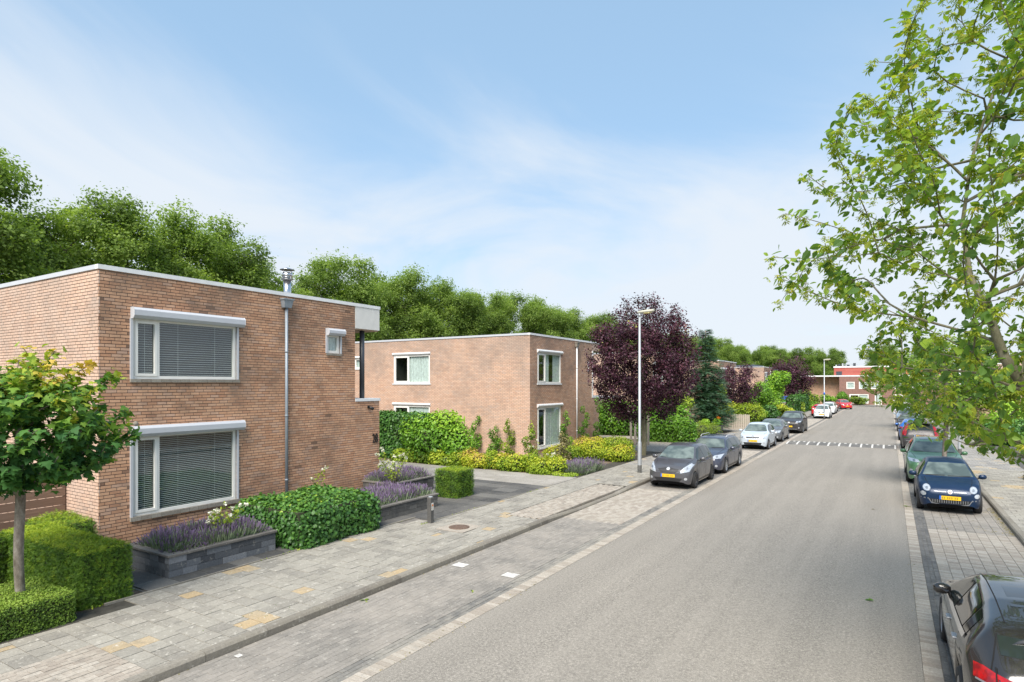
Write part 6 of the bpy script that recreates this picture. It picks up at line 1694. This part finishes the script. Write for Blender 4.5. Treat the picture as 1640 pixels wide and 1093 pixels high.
trunk = [(0, 0, 0), (-.02, 0, 1.0), (-.12, -.03, 1.8), (-.42, -.15, 2.4), (-.95, -.35, 2.95), (-1.5, -.55, 3.45), (-1.83, -.62, 4.05), (-1.98, -.55, 4.6), (-2.14, -.47, 5.05), (-2.2, -.35, 5.7), (-2.1, -.2, 6.5), (-1.85, 0, 7.4), (-1.5, 0, 8.4)]
trunk = [tuple(np.array(trunk[i])*(1-t)+np.array(trunk[i+1])*t) for i in range(len(trunk)-1) for t in (0, .34, .67)] + [trunk[-1]]
tree_of('street_tree', 'leafy street tree with seed clusters filling the right edge, nearest the camera', 'tree', (TX, TY, .10), trunk, T, rng, M['bark_moss'], M['L_near'], T_ovate(), 16, .102, .07, 'street trees on the right', rtip=.0038, expo=.44, tone=.52, nleafparts=300, droop=1.0, seed_mat=M['L_seed'], nseed=17000, sides=7, cap=lambda q: np.interp(q[:, 2], [2.2, 3.2, 4.2, 5.0, 6.0, 8.5], [.12, .075, .052, .034, .020, .009]), step=.22)

# ----- street tree between the parked cars, and others further along
def street_tree(x, y, h, R, zb, seed, label, nt, per, ls, mat='L_near', group='street trees on the right'):
    rng = np.random.default_rng(seed)
    def sp():
        d = rng.normal(size=3); d /= np.linalg.norm(d); q = rng.uniform(.25, 1)**.5
        p = d*q*np.array([R, R, (h-zb)/2]) + [0, 0, (h+zb)/2]
        return None if lump(np.array([p]), 1.2, seed)[0] < -.35 else p
    T = poisson(sp, nt, .3, rng, 6000)
    tr = [(0, 0, z) for z in np.linspace(0, h*.8, 12)]; tr = [(.04*math.sin(q[2]*1.3+seed), .04*math.cos(q[2]+seed), q[2]) for q in tr]
    tree_of('street_tree', label, 'tree', (x, y, .0), tr, T, rng, M['bark'], M[mat], T_ovate(), per, ls, .09, group, rtip=.007, expo=.45, tone=.50, sides=6, step=.35, seed_mat=M['L_seed'], nseed=int(nt*3), cap=.095)
street_tree(1.72, 27.35, 5.9, 1.9, 2.35, 111, 'slim street tree standing between the dark blue and the green car', 230, 22, .12)
street_tree(4.6, 57, 6.2, 2.2, 2.4, 112, 'street tree further along the right pavement', 150, 20, .16)
street_tree(1.9, 63, 6.5, 2.3, 2.6, 113, 'street tree beyond the bright blue car', 150, 20, .16)
street_tree(-1.9, 122, 7.4, 2.8, 2.2, 114, 'round headed street tree in front of the far row house', 160, 22, .24, 'L_oak', None)

# ----- young maple in the left corner
rng = np.random.default_rng(121)
def sp():
    d = rng.normal(size=3); d /= np.linalg.norm(d); q = rng.uniform(.30, 1)**.45
    p = d*q*np.array([1.36, 1.36, 1.14]) + [0, 0, 3.02]
    if p[2] < 2.12: return None
    return p
T = poisson(sp, 330, .2, rng, 14000)
# a few long shoots at the top and right
T = np.vstack([T, [(.1, .45, 4.3), (-.3, .15, 4.35), (.3, .9, 4.1), (.5, 1.2, 3.95), (.35, 1.5, 3.35), (-.2, -.4, 4.25), (.45, 1.5, 2.9), (0, 1.55, 3.0)]])
tr = [(.02*math.sin(z*2), .02*math.cos(z*3), z) for z in np.linspace(0, 3.3, 16)]
def mt_tone(P, rr):
    k_ = np.linalg.norm((P-np.array([0, 0, 2.9]))/np.array([1.55, 1.55, 1.2]), axis=1)
    return rr - .12 + .26*np.clip((P[:, 2]-2.7)/1.3, 0, 1)*np.clip(k_*1.3-.3, 0, 1) + .38*np.clip((P[:, 2]-3.55)/.7, 0, 1)*(k_ > .85)*rng.random(len(P))**.8
tree_of('maple_tree', 'young round headed maple with orange tinted tips at the left edge', 'tree', (-11.73, 4.15, .1), tr, T, rng, M['bark'], M['L_maple'], T_maple(), 23, .108, .06, None, rtip=.006, expo=.42, tone=.42, nleafparts=300, droop=.7, tonefn=mt_tone, cap=.072, step=.16, sides=8)

# ----- purple trees
def purple(x, y, R, H, zc, zb, seed, label, n, ls, cat='tree', nt=420, green=0.0):
    rng = np.random.default_rng(seed)
    def sp():
        d = rng.normal(size=3); d /= np.linalg.norm(d); q = rng.uniform(.12, 1)**.5
        p = d*q*np.array([R, R, H]) + [0, 0, zc]
        if p[2] < zb: return None
        if p[2] > zc+.45*H and lump(np.array([p]), .9, seed)[0] < -.30: return None
        return None if lump(np.array([p]), .8, seed)[0] < -.45 else p
    T = poisson(sp, nt, .34*R/2.9, rng, 12000)
    tr = [(.05*math.sin(z), .05*math.cos(z*1.3), z) for z in np.linspace(0, zc, 10)]
    tree_of('purple_tree', label, cat, (x, y, .1), tr, T, rng, M['bark_moss'], M['L_plum'], T_ovate(), n/len(T), ls, ls*1.4, 'purple leaved trees', rtip=.008, expo=.45, tone=.42, sides=6, step=.35, cap=.17)
purple(-11.1, 31.2, 2.98, 3.5, 5.05, 1.8, 131, 'big dark purple leaved tree behind the near street lamp', 42000, .115, nt=680)
purple(-12.4, 59.5, 2.5, 2.3, 3.7, 1.2, 132, 'smaller purple leaved tree right of the spruce', 11000, .14, nt=260)
purple(-12.0, 94.0, 3.2, 3.0, 4.7, 1.4, 133, 'far purple leaved tree left of the second lamp post', 8000, .22, nt=220)

# ----- spruce
sp_ = empty('spruce_tree', (-12.55, 49.85, .1), 'blue green spruce with a thin tip, between the two purple trees', 'conifer')
m = MB(); m.lathe([(.16, 0), (.10, 4), (.02, 8.1)], n=8); m.obj('trunk', M['bark'], sp_)
rng = np.random.default_rng(140); Ps, Ns, Us, Rs = [], [], [], []
z = .5; m = MB()
while z < 8.0:
    Rm = 2.5*(1-z/8.5)**.85*(1 if z > 1 else .8); nb = 13 if z < 5 else 7
    for i in range(nb):
        a = rng.uniform(0, 6.28); Lb = max(.12, Rm*rng.uniform(.7, 1.1)); n_ = int(26*Lb/1.5)+5
        t = rng.random(n_)**.7; dz = .10*Lb*np.sin(t*3)-.22*Lb*t**2+.10*t
        spread = (.10+.20*Lb*t*.5)
        off = rng.normal(0, 1, n_)*spread
        P = np.c_[np.cos(a)*Lb*t-np.sin(a)*off, np.sin(a)*Lb*t+np.cos(a)*off, z+dz+rng.normal(0, .03, n_)-.05*np.abs(off)]
        Ps.append(P); Ns.append(np.tile([0, 0, 1.], (n_, 1))+rng.normal(0, .25, (n_, 3))); Us.append(np.tile([math.cos(a), math.sin(a), -.15], (n_, 1))+rng.normal(0, .35, (n_, 3)))
        Rs.append(.2+.5*t+rng.normal(0, .13, n_)+.1*rng.normal())
        m.tube([(0, 0, z), (math.cos(a)*Lb*.85, math.sin(a)*Lb*.85, z-.1*Lb)], [.022, .006], 4)
    z += .17
m.obj('branches', M['bark'], sp_)
P = np.vstack(Ps); link('crown', scatter('crown', P, np.vstack(Ns), rng.uniform(.24, .42, len(P)), T_sprig(), M['L_spruce'], np.concatenate(Rs), rng, np.vstack(Us)), sp_)['kind'] = 'stuff'

# ----- garden trees further on
def gtree(x, y, R, H, zc, mat, label, n, ls, seed, zb=.6, cat='tree'):
    rng = np.random.default_rng(seed); r = empty('garden_tree', (x, y, .1), label, cat)
    B = rblobs(0, 0, zc, R, H, 12, rng, (.34, .52))
    link('crown', shrub_mesh('crown', B, n, ls, M[mat], T_ovate(), rng, zmin=zb, spread=.16, shell=.5), r)['kind'] = 'stuff'
    m = MB(); m.lathe([(.12, 0), (.07, zc)], n=8)
    for b in B: m.tube([(0, 0, zc*.5), (b[0]*.6, b[1]*.6, b[2]*.9), (b[0], b[1], b[2])], [.05, .03, .015], 5)
    m.obj('trunk', M['bark'], r)
gtree(-12.2, 71.0, 1.75, 1.9, 2.7, 'L_laurel', 'round bright green tree right of the smaller purple tree', 5000, .17, 151)
gtree(-11.8, 80.5, 1.9, 2.6, 3.2, 'L_laurel', 'loose pale green tree with pointed side branches, left of the far purple tree', 4200, .22, 152)
gtree(-12.9, 52.6, 1.3, 1.6, 2.7, 'L_lime', 'yellow green tree showing behind the spruce', 2500, .15, 153)
gtree(-13.5, 44.5, 1.5, 1.2, 2.6, 'L_lime', 'light green tree under the purple tree', 2600, .14, 154)
gtree(7.5, 66, 2.6, 2.4, 3.6, 'L_lime', 'broad light green garden tree on the right behind the leaves', 4500, .22, 155)
gtree(8.5, 88, 3.0, 3.0, 4.2, 'L_laurel', 'tall garden tree far along the right side', 4000, .26, 156)

# ----- woodland behind the houses: five crowns, copied
protos = []
for k_ in range(5):
    rng = np.random.default_rng(200+k_)
    B = []
    for i in range(78):
        zz_ = rng.uniform(.10, .93); prof = math.sqrt(max(0, 1-((zz_-.48)/.56)**2))
        a = rng.uniform(0, 6.28); q = rng.uniform(.45, .92)*prof; s_ = rng.uniform(.15, .27)
        B.append((q*4.75*math.cos(a), q*4.6*math.sin(a), 2.2+zz_*13.2, s_*5.4, s_*5.4, s_*4.0))
    P, d, idx, rr = ell_points(B, 21000, rng, .75, None)
    P, d, idx, rr = [np.repeat(q, 5, 0) for q in (P, d, idx, rr)]; P = P + rng.normal(0, .17, P.shape)      # small sprays of five
    # feathery outline: sprays pushed out of the lumps, holes between them
    P = P + d*(np.maximum(0, lump(P, 2.6, k_))*.65)[:, None] + rng.normal(0, .05, P.shape)
    hole = lump(P, 1.5, k_+5) < -.38; keep = ~(hole & (rng.random(len(P)) < .75)); P, d, idx, rr = P[keep], d[keep], idx[keep], rr[keep]
    bt = rng.normal(0, .12, len(B))[idx]
    nn = d*.6+rng.normal(0, .6, P.shape); nn[:, 2] += .7
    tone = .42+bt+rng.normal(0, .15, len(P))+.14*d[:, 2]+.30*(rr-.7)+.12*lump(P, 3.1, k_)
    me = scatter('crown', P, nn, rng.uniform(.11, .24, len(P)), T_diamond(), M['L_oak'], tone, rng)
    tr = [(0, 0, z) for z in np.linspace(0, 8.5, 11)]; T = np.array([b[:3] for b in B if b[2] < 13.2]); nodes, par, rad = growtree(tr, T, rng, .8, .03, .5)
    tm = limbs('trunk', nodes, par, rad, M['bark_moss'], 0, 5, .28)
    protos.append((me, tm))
pos = []
rr = random.Random(5)
Yw, i = -6.0, 0
while Yw < 300:
    pos.append((-42.5+rr.uniform(-1.5, 1.5)+max(0, Yw-115)*.125, Yw, rr.uniform(.94, 1.04)*(1.07 if 20 < Yw < 32.5 else .80 if 32 < Yw < 39.5 else 1.0 if Yw < 75 and Yw > 39 else .97))); Yw += rr.uniform(6.5, 8.5) if Yw < 70 else rr.uniform(8, 11)
Yw = -2.0
while Yw < 155: pos.append((-50+rr.uniform(-2, 2), Yw, rr.uniform(.88, .98))); Yw += rr.uniform(11, 15)
SIDE = ['bright', 'dark', 'dense', 'loose', 'tall']
ONES = 'first second third fourth fifth sixth seventh eighth ninth tenth eleventh twelfth thirteenth fourteenth fifteenth sixteenth seventeenth eighteenth nineteenth'.split()
ORD = [''] + ONES + ['twentieth'] + ['twenty ' + q for q in ONES[:9]] + ['thirtieth'] + ['thirty ' + q for q in ONES[:9]] + ['fortieth']
nfront = nrear = 0
for i, (x, y, s_) in enumerate(pos):
    if not infront((x, y, 10), 420): continue
    cm, tm = protos[(i*3+i//5) % 5]
    if x > -46.2 or y > 160: nfront += 1; lab = f'{ORD[nfront]} tree of the belt behind the houses, counted from the left edge'
    else: nrear += 1; lab = f'{ORD[nrear]} tree of the rear row of the green belt, counted from the left edge'
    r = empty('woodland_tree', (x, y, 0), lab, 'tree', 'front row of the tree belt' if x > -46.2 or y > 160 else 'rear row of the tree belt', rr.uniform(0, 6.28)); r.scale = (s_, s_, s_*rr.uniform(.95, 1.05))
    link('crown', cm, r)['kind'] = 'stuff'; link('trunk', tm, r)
ENDL = ['tree above the left end of the far row house', 'tree right behind the red storey of the far row house', 'tree left of the row house, above the last left house', 'bright tree over the middle of the red storey',
 'tree beyond the orange storey of the row house', 'tree behind the right part of the row house, among the street tree leaves', 'far tree at the right, hidden by the street tree crown', 'tree between the last left house and the row house roof vents',
 'lone tree beyond the right hand houses, farthest right', 'tree behind the farthest pink house on the right', 'tree behind the middle pink house on the right', 'tree behind the nearest pink house on the right']
for i, (x, y, s_) in enumerate(((-40.5, 11.0, 1.06), (-22, 152, .78), (-12, 158, .80), (-31, 148, .85), (-1, 170, .88), (8, 166, .92), (17, 170, .95), (27, 160, .9), (-18, 165, .85), (38, 150, 1), (30, 120, .9), (34, 95, .8), (40, 75, .8))):
    cm, tm = protos[i % 5]
    lab = 'tallest broadleaf tree at the left edge above the roof of house 28' if i == 0 else ENDL[i-1]
    r = empty('woodland_tree', (x, y, 0), lab, 'tree', None if i == 0 else 'trees beyond the end of the street', rr.uniform(0, 6.28)); r.scale = (s_, s_, s_)
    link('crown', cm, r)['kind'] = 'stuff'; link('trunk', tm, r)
